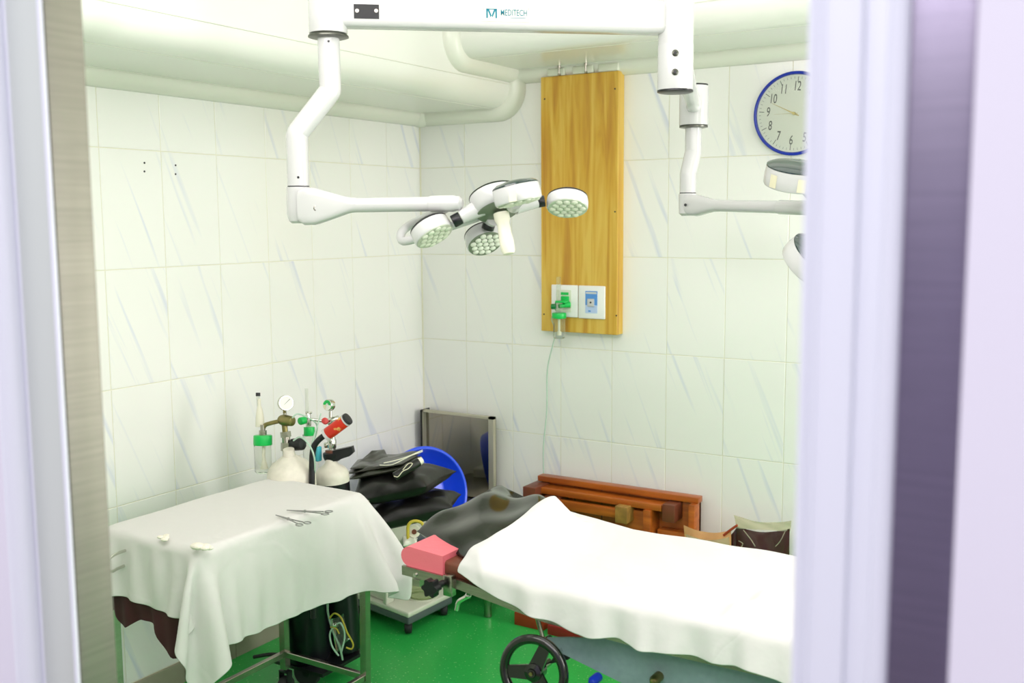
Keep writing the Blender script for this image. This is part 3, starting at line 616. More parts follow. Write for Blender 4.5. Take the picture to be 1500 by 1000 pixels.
def height_of(objs, x0, x1, y0, y1, d=.01, eps=.005):
    n, m = int((x1-x0)/d), int((y1-y0)/d); A = np.full((n, m), -1.)
    for o in objs:
        w = np.array([tuple(v.co) for v in o.data.vertices])+np.array(OFF[o.name]); fs = np.array([p.vertices[:4] for p in o.data.polygons if len(p.vertices) >= 4])
        for u in np.linspace(0, 1, 5):
            for v in np.linspace(0, 1, 5):
                q = (w[fs[:, 0]]*(1-u)+w[fs[:, 1]]*u)*(1-v)+(w[fs[:, 3]]*(1-u)+w[fs[:, 2]]*u)*v
                i = ((q[:, 0]-x0)/d).astype(int); j = ((q[:, 1]-y0)/d).astype(int); ok = (i >= 0) & (i < n) & (j >= 0) & (j < m)
                np.maximum.at(A, (i[ok], j[ok]), q[ok, 2])
    B = A.copy()
    for di in (-1, 0, 1):
        for dj in (-1, 0, 1): B = np.maximum(B, np.roll(np.roll(A, di, 0), dj, 1))
    return (x0+d/2, y0+d/2, d, B+eps)
def cloth_obj(name, V, m, th=.0012, sub=1):
    nu, nv, _ = V.shape
    fs = [(i*nv+j, (i+1)*nv+j, (i+1)*nv+j+1, i*nv+j+1) for i in range(nu-1) for j in range(nv-1)]
    mb = MB().add([Vector(v) for v in V.reshape(-1, 3)], fs); o = obj(name, mb, m, angle=3)
    md = o.modifiers.new('thick', 'SOLIDIFY'); md.thickness = th; md.offset = 1
    md = o.modifiers.new('sub', 'SUBSURF'); md.levels = sub; md.render_levels = sub
    return o
def grid(x0, x1, y0, y1, z, nu, nv, rot=0, jit=.0015):
    u, v = np.meshgrid(np.linspace(x0, x1, nu), np.linspace(y0, y1, nv), indexing='ij')
    cx, cy = (x0+x1)/2, (y0+y1)/2; a, b = u-cx, v-cy
    X = cx+a*math.cos(rot)-b*math.sin(rot); Y = cy+a*math.sin(rot)+b*math.cos(rot)
    n = sum(np.sin(RNG.uniform(4, 22)*X+RNG.uniform(-22, 22)*Y+RNG.uniform(0, 6)) for _ in range(12))*.004
    return np.stack([X, Y, z+n+RNG.normal(0, jit, X.shape)], -1)
I3 = np.eye(3)
def rotY(a): return np.array([[math.cos(a), 0, math.sin(a)], [0, 1, 0], [-math.sin(a), 0, math.cos(a)]])

# ------------------------------------------------------------------ instrument trolley
TX0, TX1, TY0, TY1, TZ = .375, .79, -2.095, -1.40, .79
tr = thing('instrument_trolley', ((TX0+TX1)/2, (TY0+TY1)/2, 0), 'stainless steel instrument trolley under the white cloth, its legs and rails showing', 'trolley')
obj('tabletop', MB().box((TX0+.006, TY0+.006, TZ-.03), (TX1-.006, TY1-.006, TZ-.006), .004, 2), 'steel', tr)
for x in (TX0+.015, TX1-.02):
    for y in (TY0+.02, TY1+.02):
        fx = x+(.0 if x < .5 else -.012); fy = y
        b0 = Vector((fx, fy, .095)); t0 = Vector((x, y, TZ-.03))
        obj('leg', MB().prism([b0+Vector(q) for q in ((-.0125, -.0125, 0), (.0125, -.0125, 0), (.0125, .0125, 0), (-.0125, .0125, 0))], t0-b0), 'steel', tr)
        ca = obj('castor', MB().lathe((fx-.016, fy, .033), (1, 0, 0), [(.012, 0), (.03, .002), (.032, .008), (.032, .024), (.03, .03), (.012, .032)], 24), 'rubber', tr)
        obj('castor_fork', MB().box((fx-.021, fy-.012, .03), (fx-.017, fy+.012, .085)).box((fx+.017, fy-.012, .03), (fx+.021, fy+.012, .085)).box((fx-.021, fy-.012, .082), (fx+.021, fy+.012, .088)).cyl((fx, fy, .086), (fx, fy, .1), .007, seg=10), 'black', ca)
lx0, lx1, ly0, ly1 = TX0+.015, TX1-.032, TY0+.02, TY1+.02
for a, b in (((lx0, ly1, .15), (lx1, ly1, .15)), ((lx0, ly0, .15), (lx1, ly0, .15)), ((lx0, ly0, .15), (lx0, ly1, .15)), ((lx1, ly0, .15), (lx1, ly1, .15))):
    obj('rail', MB().box(Vector(a)-Vector((.009, .009, .011)), Vector(b)+Vector((.009, .009, .011)), .002, 1), 'steel', tr)
rg = P(158, 828, 'y', -2.17)
obj('push_handle', MB().tube([(rg.x-.012, -2.095, rg.z+.022), (rg.x, -2.15, rg.z+.024), (rg.x+.004, -2.175, rg.z+.012), (rg.x+.004, -2.178, rg.z-.010), (rg.x-.003, -2.155, rg.z-.022), (rg.x-.014, -2.13, rg.z-.024), (rg.x-.02, -2.095, rg.z-.024)], .0045, 12), 'chrome', tr)
tb = [(np.array([(TX0+TX1)/2, (TY0+TY1)/2, TZ-.4]), np.array([(TX1-TX0)/2+.006, (TY1-TY0)/2+.006, .406]), .010, I3)]
# legs keep the cloth from folding far under
cw = grid(TX0-.12, TX1+.285, TY0-.185, TY1+.17, TZ+.05, 62, 76, math.radians(-2), .001)
pinc = ((cw[..., 0] > TX0+.03) & (cw[..., 0] < TX1-.03) & (cw[..., 1] > TY0+.03) & (cw[..., 1] < TY1-.03)).ravel()
Vc = drape(cw, 62, 76, tb, pin=pinc, steps=150, iters=12, slack=1.001, stiff=.6)
wy_ = np.clip((Vc[..., 1]-(TY1-.30))/.30, 0, 1)*np.clip((Vc[..., 0]-(TX1-.12))/.12, 0, 1); dz_ = np.clip(TZ-Vc[..., 2], 0, 1)
bk_ = np.clip((Vc[..., 1]-TY1)/.08, 0, 1)
Vc[..., 0] += np.minimum(dz_, .30)*.50*wy_**1.6*(1-.4*bk_); Vc[..., 2] += dz_*(.18*wy_**1.6+.40*bk_)
cl = cloth_obj('table_cloth', Vc, 'sheet'); tag(cl, 'creased white cotton cloth draped over the steel instrument trolley', 'cloth')
# dark under-cloth, showing below the short side
mb = MB(); n = 44; vs = []
for i in range(n+1):
    t = i/n; x = TX0+.0+t*(TX1-TX0-.02); wv = .012*math.sin(t*17+.5)+.008*math.sin(t*41)
    zb = .565-.045*t-.022*abs(math.sin(t*6.2+.3))**3*2-.03*(t > .55)*math.sin((t-.55)/.45*PI)
    vs += [(x, TY0-.0005, TZ-.035), (x, TY0-.001+wv*.2, .66), (x, TY0+.004+wv*.6, zb)]
for i in range(n):
    for k in (0, 1): mb.f.append((i*3+k, i*3+3+k, i*3+4+k, i*3+1+k))
mb.v = [Vector(v) for v in vs]
uc = obj('under_cloth', mb, 'maroon', angle=3); md = uc.modifiers.new('thick', 'SOLIDIFY'); md.thickness = .002
tag(uc, 'dark maroon under-cloth with wavy hem below the white trolley cloth', 'cloth')
# forceps
def forceps(a, b, label):
    a = P(*a, 'z', TZ+.014); b = P(*b, 'z', TZ+.014); d = (b-a); L = d.length; d.normalize(); s = Vector((-d.y, d.x, 0))
    mb = MB()
    for k in (-1, 1):
        mb.tube([a+s*k*.0005, a+d*L*.3+s*k*.002, a+d*L*.42, a+d*L*.6-s*k*.005, a+d*L*.82-s*k*.010], [.0012, .002, .0032, .002, .002], 8)
        c = a+d*(L*.92)-s*k*.014; mb.tube([c+d*math.cos(q)*.012+s*math.sin(q)*.009 for q in np.linspace(0, 2*PI, 14, endpoint=False)], .0018, 8, closed=True, smooth=False)
    mb.cyl(a+d*L*.42-Z*.003, a+d*L*.42+Z*.004, .004, seg=10)
    tag(obj('forceps', mb, 'darkforceps'), label, 'forceps', 'forceps on the white cloth')
M['darkforceps'] = mat('dull_steel', (150, 150, 148), .4, .5)
forceps((404, 754), (448, 768), 'steel artery forceps lying nearer the front edge of the white cloth')
forceps((420, 747), (484, 751), 'longer steel forceps lying farther from the front edge of the white cloth')
def gauze(px, py, s, label, seed):
    c = P(px, py, 'z', TZ+.016); rng = random.Random(seed); mb = MB()
    for k in range(5):
        cc_ = c+Vector((rng.uniform(-1, 1)*s*.6, rng.uniform(-1, 1)*s*.5, rng.uniform(-.004, .006))); mb.ball(cc_, s*rng.uniform(.35, .6), 14, (1, .8, .42))
    tag(obj('gauze_swab', mb, 'gauze', angle=3), label, 'gauze', 'gauze swabs on the white cloth')
gauze(243, 788, .022, 'small flat wad of gauze on the trolley cloth', 1); gauze(292, 801, .036, 'larger crumpled gauze at the near corner of the trolley cloth', 2)

# ------------------------------------------------------------------ oxygen cylinders
def cylinder(base, top, r, label, dm=1.):
    base, top = Vector(base), Vector(top); n = (top-base).normalized(); H = (top-base).length
    t = thing('oxygen_cylinder', base, label, 'gas cylinder', 'oxygen cylinders')
    obj('body', MB().lathe(base, n, [(r*.8, 0), (r*.97, .012), (r, .03), (r, H)], 40), 'cyl', t)
    obj('shoulder', MB().lathe(base, n, [(r*1.004, H), (r*1.004, H+.035*dm), (r*.95, H+.06*dm), (r*.78, H+.082*dm), (r*.5, H+.100*dm), (.022, H+.116*dm), (.019, H+.14*dm)], 40), 'shoulder', t)
    return t, n
dA, dB = 3.62, 3.78
bA = P(452, 962, 'y', -1.245); bA.z = .085
tA = D(428, 712, dA); tA = Vector((tA.x, tA.y, tA.z))
cA, nA_ = cylinder(bA, tA, .084, 'black oxygen cylinder with chipped cream shoulder and a brass regulator')
bB = Vector((.455, -1.135, .085)); tB = D(487, 705, dB)
cB, nB_ = cylinder(bB, tB, .062, 'black oxygen cylinder with clean white shoulder and black wing handle', .62)
def at(px, py, d): return D(px, py, d)
# valve and regulator of A
obj('valve', MB().cyl(at(420, 668, dA), at(419, 636, dA), .014, bev=.002).cyl(at(420, 660, dA), at(420, 648, dA), .021, seg=6).cyl(at(419, 640, dA), at(418, 632, dA), .019, seg=6).cyl(at(426, 652, dA), at(432, 652, dA), .008), 'steel', cA)
obj('valve_knob', MB().cyl(at(428, 651, dA), at(444, 650, dA-.02), .022, seg=10, bev=.004), 'black', cA)
rgA = obj('regulator', MB().cyl(at(418, 634, dA), at(416, 616, dA), .010).ball(at(415, 615, dA), .021, 16, (1.1, .9, .9)).cyl(at(415, 615, dA), at(429, 617, dA-.02), .021, .017, bev=.003).cyl(at(417, 605, dA), at(417, 598, dA), .006), 'brass', cA)
obj('outlet_pipe', MB().tube([at(412, 616, dA), at(395, 620, dA), at(388, 623, dA), at(385, 630, dA), at(385, 638, dA)], .0075, 12), 'brass', rgA)
def gauge(parent, c, n, r, faces, m='chrome'):
    n = Vector(n).normalized(); g = obj('pressure_gauge', MB().lathe(c, -n, [(r*.98, -.003), (r*1.05, 0), (r*1.05, .018), (r*.7, .024)], 28), m, parent)
    x, y, _ = basis(n)
    obj('gauge_dial', MB().cyl(c+n*.0028, c+n*.0035, r*.92, seg=28), 'face', g)
    if faces:
        for a0, a1, mm in faces: obj('dial_band', MB().lathe(c+n*.0037, n, [(r*.3, 0), (r*.9, .0003)], 10, a0, a1, cap=False), mm, g, fix=False)
    obj('needle', MB().add([c+n*.0042-x*r*.5-y*r*.35, c+n*.0042+x*r*.55+y*r*.45, c+n*.0042+x*r*.5+y*r*.52], [(0, 1, 2)]), 'ink', g, fix=False)
toC = -ray(418, 590)
gauge(rgA, at(419, 590, dA-.01), toC+rt*.3, .0255, None)
obj('gauge_stem', MB().cyl(at(417, 600, dA), at(417, 610, dA), .006), 'steel', rgA)
# humidifier of A
hA = thing('humidifier', at(385, 698, dA), 'clear humidifier bottle with green lid hung on brass pipe, tall tapered flow tube above', 'humidifier', 'humidifiers')
obj('lid_nut', MB().cyl(at(385, 632, dA), at(385, 622, dA), .009).cyl(at(385, 637, dA), at(385, 630, dA), .013, seg=8), 'steel', hA)
obj('bottle_lid', MB().cyl(at(385, 652, dA), at(385, 637, dA), .0325, seg=28, bev=.003), 'green', hA)
obj('bottle', MB().lathe(at(386, 693, dA), Z, [(.0, 0), (.022, .001), (.029, .008), (.030, .10)], 28, cap=False), 'glass', hA)
obj('dip_tube', MB().cyl(at(386, 684, dA), at(386, 653, dA), .005, seg=10).lathe(at(387, 686, dA), Z, [(.013, 0), (.006, .03), (.004, .04)], 14), 'enamel2', hA)
obj('flow_tube', MB().lathe(at(381, 624, dA+.02), Z, [(.016, 0), (.0145, .03), (.010, .06), (.0055, .075), (.0055, .098)], 20), 'enamel2', hA)
obj('flow_tube_cap', MB().cyl(at(378, 580, dA+.02), at(378, 575, dA+.02), .008), 'rubber', hA)
obj('flow_tube_neck', MB().cyl(at(379, 597, dA+.02), at(378, 580, dA+.02), .006), 'glass', hA)
# regulator of B
obj('valve', MB().cyl(at(487, 672, dB), at(486, 640, dB), .013).cyl(at(486, 656, dB), at(486, 643, dB), .0165, seg=20, bev=.002).cyl(at(475, 652, dB), at(484, 651, dB), .010, bev=.002).cyl(at(486, 642, dB), at(485, 618, dB), .008), 'chrome', cB)
obj('valve_base_ring', MB().cyl(at(487, 667, dB), at(487, 659, dB), .029, .026), 'brown', cB)
obj('wing_handle', MB().lathe(at(487, 668, dB), Z, [(.018, -.02), (.030, -.012), (.034, 0), (.034, .012), (.028, .016)], 24).prism([at(487, 660, dB-.03), at(515, 654, dB-.03), at(517, 663, dB-.03), at(512, 668, dB-.03), at(488, 676, dB-.03)], fw*.05), 'black', cB)
rgB = obj('regulator', MB().cyl(at(480, 618, dB), at(497, 613, dB), .014, bev=.003).ball(at(484, 617, dB), .013).cyl(at(476, 617, dB), at(484, 617, dB), .008).cyl(at(484, 612, dB), at(484, 602, dB), .006), 'chrome', cB)
obj('regulator_knob', MB().cyl(at(477, 617, dB-.02), at(475.5, 616, dB-.035), .012, seg=20, bev=.002), 'red', rgB)
gauge(rgB, at(480, 593, dB-.02), toC+rt*-.75*toC.length, .020, [(0, PI, 'green'), (PI, 1.4*PI, 'tape')])
hB = thing('humidifier', at(460, 690, dB), 'humidifier with green lid between the two cylinders, thin clear flow tube above', 'humidifier', 'humidifiers')
obj('flow_tube', MB().cyl(at(450, 605, dB), at(449, 569, dB), .0062, seg=16), 'glass', hB)
obj('flow_body', MB().cyl(at(452, 624, dB), at(451, 605, dB), .010, bev=.002).cyl(at(448, 604, dB), at(457, 604, dB), .004).cyl(at(450, 613, dB), at(476, 617, dB), .0055), 'chrome', hB)
obj('knob', MB().cyl(at(447, 615, dB), at(439, 617, dB-.02), .014, bev=.003), 'green', hB)
obj('bottle_lid', MB().cyl(at(453, 638, dB), at(453, 625, dB), .020, bev=.002), 'green', hB)
obj('bottle', MB().lathe(at(453, 676, dB), Z, [(0, 0), (.018, .001), (.021, .006), (.021, .10)], 24, cap=False), 'glass', hB)
bt = thing('cyan_bottle', at(465, 676, dB), 'small translucent cyan bottle wedged between the cylinders', 'bottle')
obj('bottle_body', MB().box(at(465, 675, dB)-Vector((.014, .012, 0)), at(465, 675, dB)+Vector((.014, .012, .055)), .005, 3), 'cyan', bt)
obj('bottle_neck', MB().cyl(at(465, 675, dB)+Z*.05, at(465, 675, dB)+Z*.068, .007), 'enamel2', bt)
# cylinder trolley with wrapped grip
ct = thing('cylinder_trolley', (.42, -1.2, 0), 'black cylinder hand truck with bent bar and red printed grip', 'hand truck')
dT = 3.56
obj('handle_bar', MB().tube([at(459, 905, dT+.02), at(457, 800, dT+.02), at(457, 720, dT), at(457, 680, dT), at(459, 657, dT), at(466, 645, dT-.01), at(480, 634, dT-.02), at(492, 626, dT-.03)], .0105, 14), 'black', ct)
g0, g1 = at(479, 636, dT-.02), at(507, 615, dT-.04)
obj('grip', MB().cyl(g0, g1, .0215, seg=28, bev=.002), 'redcan', ct)
obj('grip_collar', MB().cyl(g0+(g0-g1)*.06, g0+(g1-g0)*.06, .0225, seg=28), 'enamel', ct)
obj('grip_end_ring', MB().cyl(g1-(g1-g0)*.05, g1, .0225, seg=28), 'enamel', ct)
obj('grip_cap', MB().cyl(g1, g1+(g1-g0)*.14, .0215, seg=28, bev=.004), 'rubber', ct)
obj('base_plate', MB().box((.27, -1.33, .07), (.52, -1.08, .082)), 'black', ct)
wc = P(445, 987, 'z', .052)
for dx, dy in ((0, 0), (-.05, .20)):
    c0 = Vector((wc.x+dx, wc.y+.02+dy, .052))
    wh = obj('wheel', MB().lathe(c0, (0.3, -1, 0), [(.012, -.012), (.046, -.012), (.052, -.006), (.052, .006), (.046, .012), (.012, .012)], 28), 'rubber', ct)
    obj('wheel_hub', MB().lathe(c0, (0.3, -1, 0), [(.001, -.014), (.014, -.013), (.014, .014), (.001, .015)], 16), 'black', wh)
obj('axle', MB().cyl((wc.x-.05, wc.y+.22, .052), (wc.x, wc.y+.02, .052), .008), 'black', ct)
obj('cross_bar', MB().tube([at(372, 962, 3.75), at(400, 958, 3.72), at(440, 962, 3.7)], .007, 8), 'black', ct)
# clear tubes looping in front
tbm = MB().tube([at(430, 645, dA-.06), at(440, 640, dA-.08), at(452, 650, dA-.09), at(460, 668, dA-.09), at(461, 690, dA-.06), at(455, 704, dA-.03)], .003, 8)
tbm.tube([at(428, 612, dA-.03), at(436, 606, dA-.03), at(452, 612, dA), at(464, 622, dA+.05), at(462, 640, dA+.1), at(455, 660, dA+.1)], .0026, 8).tube([at(470, 606, dA+.1), at(466, 620, dA+.05), at(458, 645, dA), at(456, 668, dA), at(459, 690, dA-.02)], .0025, 8)
tag(obj('oxygen_tubing', tbm, 'tubeclear'), 'clear greenish tubing looped between the two oxygen cylinders', 'tube')
mk = thing('oxygen_mask', at(500, 960, 3.55), 'clear mask and tubing bag with yellow elastic hanging beside the cylinders', 'mask')
obj('mask_shell', MB().pillow([at(484, 905, 3.5), at(503, 898, 3.5), at(514, 935, 3.5), at(492, 960, 3.5)], .05, 10, seed=3), 'glass', mk)
obj('elastic', MB().tube([at(483, 905, 3.48), at(490, 898, 3.46), at(500, 905, 3.46), at(508, 925, 3.46), at(517, 942, 3.47), at(515, 950, 3.47), at(507, 948, 3.47)], .003, 6).tube([at(484, 918, 3.46), at(492, 920, 3.45), at(497, 928, 3.45)], .0022, 6), 'yellow', mk)
obj('tubing', MB().tube([at(480, 850, 3.5), at(480, 880, 3.5), at(481, 900, 3.5), at(488, 925, 3.48), at(497, 945, 3.48), at(502, 966, 3.5)], .0035, 8).tube([at(496, 960, 3.47), at(486, 945, 3.46), at(484, 925, 3.46), at(498, 912, 3.45), at(505, 930, 3.46), at(500, 955, 3.47)], .003, 8), 'tubeclear', mk)
obj('connector', MB().cyl(at(489, 916, 3.45), at(493, 914, 3.45), .008, bev=.002), 'chrome', mk)

# ------------------------------------------------------------------ suction machine
mz = .105
mc = P(598, 898, 'z', mz)          # near corner of the top of the base
mR = P(665, 865.6, 'z', mz); mLd = (P(556, 880, 'z', mz)-mc).normalized(); mRd = (mR-mc).normalized(); mRd.z = mLd.z = 0
mRd = Vector((.05, 1, 0)).normalized(); mLd = Vector((-1, .2, 0)).normalized()
wR = (mR-mc).length; wL = .40
sm = thing('suction_machine', mc+mRd*.1+mLd*.2-Z*mz, 'white and grey wheeled suction machine with a clear jar', 'suction machine')
def mbox(u0, u1, v0, v1, z0, z1, bev=.004, mb=None):
    mb = mb or MB(); m4 = Matrix(((mLd.x, mRd.x, 0, mc.x), (mLd.y, mRd.y, 0, mc.y), (0, 0, 1, 0), (0, 0, 0, 1))); return mb.box((u0, v0, z0), (u1, v1, z1), bev, 3, m4)
zlo = .05
obj('base_tray', mbox(0, wL, 0, wR, mz-.022, mz, .006), 'machine', sm)
obj('base_skirt', mbox(.004, wL-.004, .004, wR-.004, zlo, mz-.018, .008), 'machineg', sm)
def mp(u, v, z): return mc+mLd*u+mRd*v+Z*(z-mz)
for u in (.035, wL-.04):
    for v in (.035, wR-.03):
        c0 = mp(u, v, .027)
        ca = obj('castor', MB().lathe(c0-rt*.016, rt, [(.01, 0), (.024, .003), (.0265, .01), (.0265, .022), (.024, .029), (.01, .032)], 24), 'rubber', sm)
        obj('castor_fork', MB().lathe(c0+Z*.01, Z, [(.012, .008), (.013, .02)], 20), 'rubber', ca)
obj('cabinet', mbox(.155, wL, 0.02, wR, mz-.001, .44, .01), 'machine', sm)
obj('cabinet_edge', mbox(.135, .16, 0.0, .05, mz-.001, .42, .006), 'machine', sm)
jr = mp(.075, wR*.56, mz)
obj('jar_well', MB().lathe(jr, Z, [(.066, -.001), (.068, .006), (.063, .006), (.06, .001)], 36), 'machine', sm)
obj('jar', MB().lathe(jr+Z*.002, Z, [(0, 0), (.055, .001), (.059, .008), (.059, .20), (.05, .22), (.05, .235)], 36, cap=False).lathe(jr+Z*.002, Z, [(.001, .004), (.055, .005), (.057, .010)], 36, cap=False), 'jarglass', sm)
obj('jar_lid', MB().cyl(jr+Z*.237, jr+Z*.255, .057, bev=.003), 'machineg', sm)

# black pads heaped on the suction machine
PG = 'black pads heaped on the suction machine'
def pad(q, th, label, m='pad2', seed=0, **k):
    o = obj('black_pad', MB().pillow(q, th, 24, seed=seed, **k), m, angle=3); tag(o, label, 'pad', PG); return o
pad([P(530, 776, 'y', -0.98), P(664, 742, 'y', -0.79), P(676, 724, 'y', -0.53), P(540, 735, 'y', -0.63)], .10, 'black rexine pad at the bottom of the heap by the blue basin', seed=1, wr=.008)
pad([P(515, 738, 'y', -1.01), P(625, 712, 'y', -0.88), P(669, 690, 'y', -0.55), P(520, 690, 'y', -0.65)], .105, 'black rexine pad second from the bottom of the heap, pointed end in the blue basin', seed=2, wr=.008)
o = None
for k, (x0, y0, x1, y1, u0, v0, th_) in enumerate(((510, 702, 600, 684, 618, 668, .030), (508, 694, 588, 680, 617, 664, .022), (512, 687, 575, 682, 618, 660, .014))):
    a, c = P(x0, y0, 'y', -.93+k*.02), P(u0, v0, 'y', -.62); b = P(x1, y1, 'y', -.90); d = a+(c-b)*1.0
    d = P(x0+12, y0-14, 'y', -.66)
    m_ = obj('folded_vinyl_sheet' if o is None else 'fold_layer', MB().pillow([a, b, c, d], th_, 18, wr=.004, seed=10+k, pinch=.0), 'fold', o, angle=3)
    if o is None: o = m_; tag(o, 'folded olive-black vinyl sheeting in layers on top of the pad heap', 'sheeting')
obj('flap', MB().pillow([P(514, 686, 'y', -.80), P(572, 677, 'y', -.80), P(563, 658, 'y', -.66), P(545, 660, 'y', -.70)], .012, 12, wr=.003, seed=21, pinch=0), 'fold', o)
tag(obj('rolled_tube', MB().cyl(at(578, 698, 3.78), at(614, 676, 3.82), .016, seg=18, bev=.003), 'pad2'), 'black rolled mat with pale end lying on the heap', 'roll')
o = bpy.data.objects['rolled_tube']; obj('pale_end', MB().cyl(at(614, 676, 3.82), at(619, 673, 3.825), .0155, .011, seg=18), 'enamel2', o); obj('tie_string', MB().tube([at(577, 697, 3.755), at(583, 698, 3.755), at(590, 690, 3.755), at(598, 686, 3.76), at(604, 679, 3.765), at(598, 679, 3.77), at(590, 688, 3.765)], .0016, 6), 'tape', o)
o = obj('piping_edges', MB().tube([at(556, 681, 3.86), at(575, 680, 3.87), at(600, 668, 3.9), at(619, 661, 3.93)], .0018, 6).tube([at(562, 678, 3.87), at(590, 671, 3.9), at(619, 659, 3.94)], .0018, 6), 'enamel2', bpy.data.objects['folded_vinyl_sheet'])

# blue basin standing on edge
bc = D(624, 722, 4.52); bnrm = (rt*.5-fw*.82+up*.14).normalized()
rb = 66/1516*4.52
bs = thing('blue_basin', bc-up*rb, 'large blue plastic basin standing on edge in the corner behind the black pads', 'basin')
obj('bowl', MB().lathe(bc, -bnrm, [(rb*.99, -.002), (rb*.985, .004), (rb*.93, .03), (rb*.80, .105), (rb*.76, .112), (.001, .114)], 56, cap=False).lathe(bc, -bnrm, [(rb*.965, -.001), (rb*.91, .03), (rb*.78, .10), (rb*.74, .107), (.001, .109)], 56, cap=False), 'basin', bs)
obj('rim', MB().tube([bc+(basis(bnrm)[0]*math.cos(a)+basis(bnrm)[1]*math.sin(a))*rb for a in np.linspace(0, 2*PI, 56, endpoint=False)], .008, 10, closed=True, smooth=False), 'basin', bs)

# steel tray leaning in the corner
ty = -.05
t0, t1 = P(622, 598, 'y', ty), P(726, 611, 'y', ty); tz = (t0.z+t1.z)/2
st = thing('steel_tray', ((t0.x+t1.x)/2, ty, 0), 'polished steel tray-like panel with folded rim leaning in the room corner', 'steel panel')
lean = .0
def tp(x, z, o=0): return Vector((x, ty-lean*(1-z/tz)-o, z))
obj('panel', MB().prism([tp(t0.x, .004), tp(t1.x, .004), tp(t1.x, tz), tp(t0.x, tz)], (0, .003, 0)), 'mirror', st)
for a, b in (((t0.x, .004), (t0.x+.008, tz)), ((t1.x-.026, .004), (t1.x, tz))):
    obj('rim', MB().prism([tp(a[0], a[1]), tp(b[0], a[1]), tp(b[0], b[1]), tp(a[0], b[1])], (0, -.022, 0)), 'satin', st)
obj('rim', MB().prism([tp(t0.x, tz-.010), tp(t1.x, tz-.010), tp(t1.x, tz), tp(t0.x, tz)], (0, -.022, 0)), 'satin', st)
obj('side_flange', MB().box((t0.x-.004, ty-.03, .004), (t0.x, -.01, tz)), 'black', st)

# clutter behind the pads
rl_ = thing('cable_reel', D(606, 780, 3.75)-Z*.02, 'small beige reel between the heap of pads and the pink cushion', 'reel')
c0 = D(607, 778, 3.75); obj('drum', MB().lathe(c0, -fw, [(.012, -.01), (.022, -.01), (.022, .006), (.012, .006)], 20), 'enamel2', rl_); obj('core', MB().cyl(c0, c0-fw*.012, .009, seg=14), 'brown', rl_)
obj('loop', MB().tube([D(598, 790, 3.73), D(598, 770, 3.73), D(606, 763, 3.73), D(618, 766, 3.73), D(622, 778, 3.73)], .006, 8), 'yellow', rl_)
o = obj('grey_pouch', MB().pillow([D(590, 800, 3.7), D(612, 795, 3.7), D(612, 788, 3.78), D(588, 790, 3.78)], .03, 10, seed=6), 'machine', angle=3); tag(o, 'pale crumpled pouch on the suction machine beside the pink cushion', 'pouch')
o = obj('green_bundle', MB().pillow([D(590, 815, 3.72), D(622, 800, 3.72), D(625, 792, 3.84), D(588, 799, 3.84)], .04, 10, seed=8), 'fold', angle=3); tag(o, 'dark olive cloth bundle behind the pink cushion', 'bundle')

# footstool with steel leg
fp = P(715, 903, 'z', 0)
fs_ = thing('steel_stand', (fp.x, fp.y+.1, 0), 'steel stand behind the bed, one flared leg showing under the rail', 'stand')
ztop = .375
for dx, dy in ((0, 0), (-.55, 0.02), (0.0, .28), (-.55, .28)):
    b0 = Vector((fp.x+dx, fp.y+dy, 0)); obj('leg', MB().lathe(b0, Z, [(.014, 0), (.017, .004), (.016, .05), (.022, .075), (.036, .10), (.060, .112), (.060, .118), (.014, .12), (.014, ztop)], 20), 'steel', fs_)
obj('lower_frame', MB().box((fp.x-.58, fp.y-.03, .112), (fp.x+.03, fp.y+.31, .135), .004), 'steel', fs_)
obj('top', MB().box((fp.x-.59, fp.y-.04, ztop), (fp.x+.04, fp.y+.34, ztop+.02), .004), 'steel', fs_)

# ------------------------------------------------------------------ upturned wooden table leaning on the back wall
wt = thing('wooden_table', (1.05, -.1, 0), 'orange varnished wooden table tipped against the back wall, underside and leg blocks showing', 'table')
wx0, wx1, wz = .69, 1.432, .557
wy = -.05
obj('board', MB().box((wx0, wy-.02, .0), (wx1, wy, wz-.008), .002), 'wood', wt)
obj('top_edge', MB().box((wx0-.004, wy-.045, wz-.024), (wx1+.004, wy+.003, wz), .002), 'wood', wt)
obj('side_edge', MB().box((wx1-.026, wy-.075, 0), (wx1, wy-.001, wz-.024), .002), 'wood', wt)
for x in (.86, .99, 1.12): obj('plank_joint', MB().box((x-.002, wy-.0215, .02), (x+.002, wy-.0195, wz-.03)), 'darkwood', wt)
obj('frame_rail', MB().box((.70, wy-.10, wz-.062), (1.30, wy-.02, wz-.036), .002), 'wood', wt)
obj('frame_rail', MB().box((.80, wy-.125, wz-.110), (1.16, wy-.10, wz-.072), .002), 'wood', wt)
obj('frame_rail', MB().box((1.225, wy-.115, .02), (1.258, wy-.02, wz-.062), .002), 'wood', wt)
obj('frame_rail', MB().box((1.08, wy-.075, .12), (1.225, wy-.02, wz-.080), .002), 'wood', wt)
obj('frame_rail', MB().box((1.27, wy-.07, .10), (1.405, wy-.02, .41), .002), 'wood', wt)
obj('leg_block', MB().box((.672, wy-.15, wz-.115), (.735, wy-.02, wz-.028), .003), 'darkwood', wt, label='dark brown leg block at the upper left corner')
obj('leg_block', MB().box((.760, wy-.17, wz-.150), (.83, wy-.02, wz-.065), .003), 'darkwood', wt)
obj('leg_block', MB().box((1.11, wy-.14, wz-.125), (1.165, wy-.02, wz-.055), .003), 'woodend', wt, label='paler leg block with worn end grain')
obj('leg_block', MB().box((1.305, wy-.105, wz-.10), (1.36, wy-.02, wz-.028), .003), 'darkwood', wt)
o = obj('wood_block', MB().box((.76, -.42, 0), (.90, -.33, .055), .003), 'orange'); tag(o, 'orange wooden block on the green floor beneath the far side of the bed', 'block')
o = obj('wood_plank', MB().box((.93, -.44, 0), (1.10, -.36, .04), .003), 'maroonwood'); tag(o, 'dark red plank lying on the floor beneath the bed', 'plank')

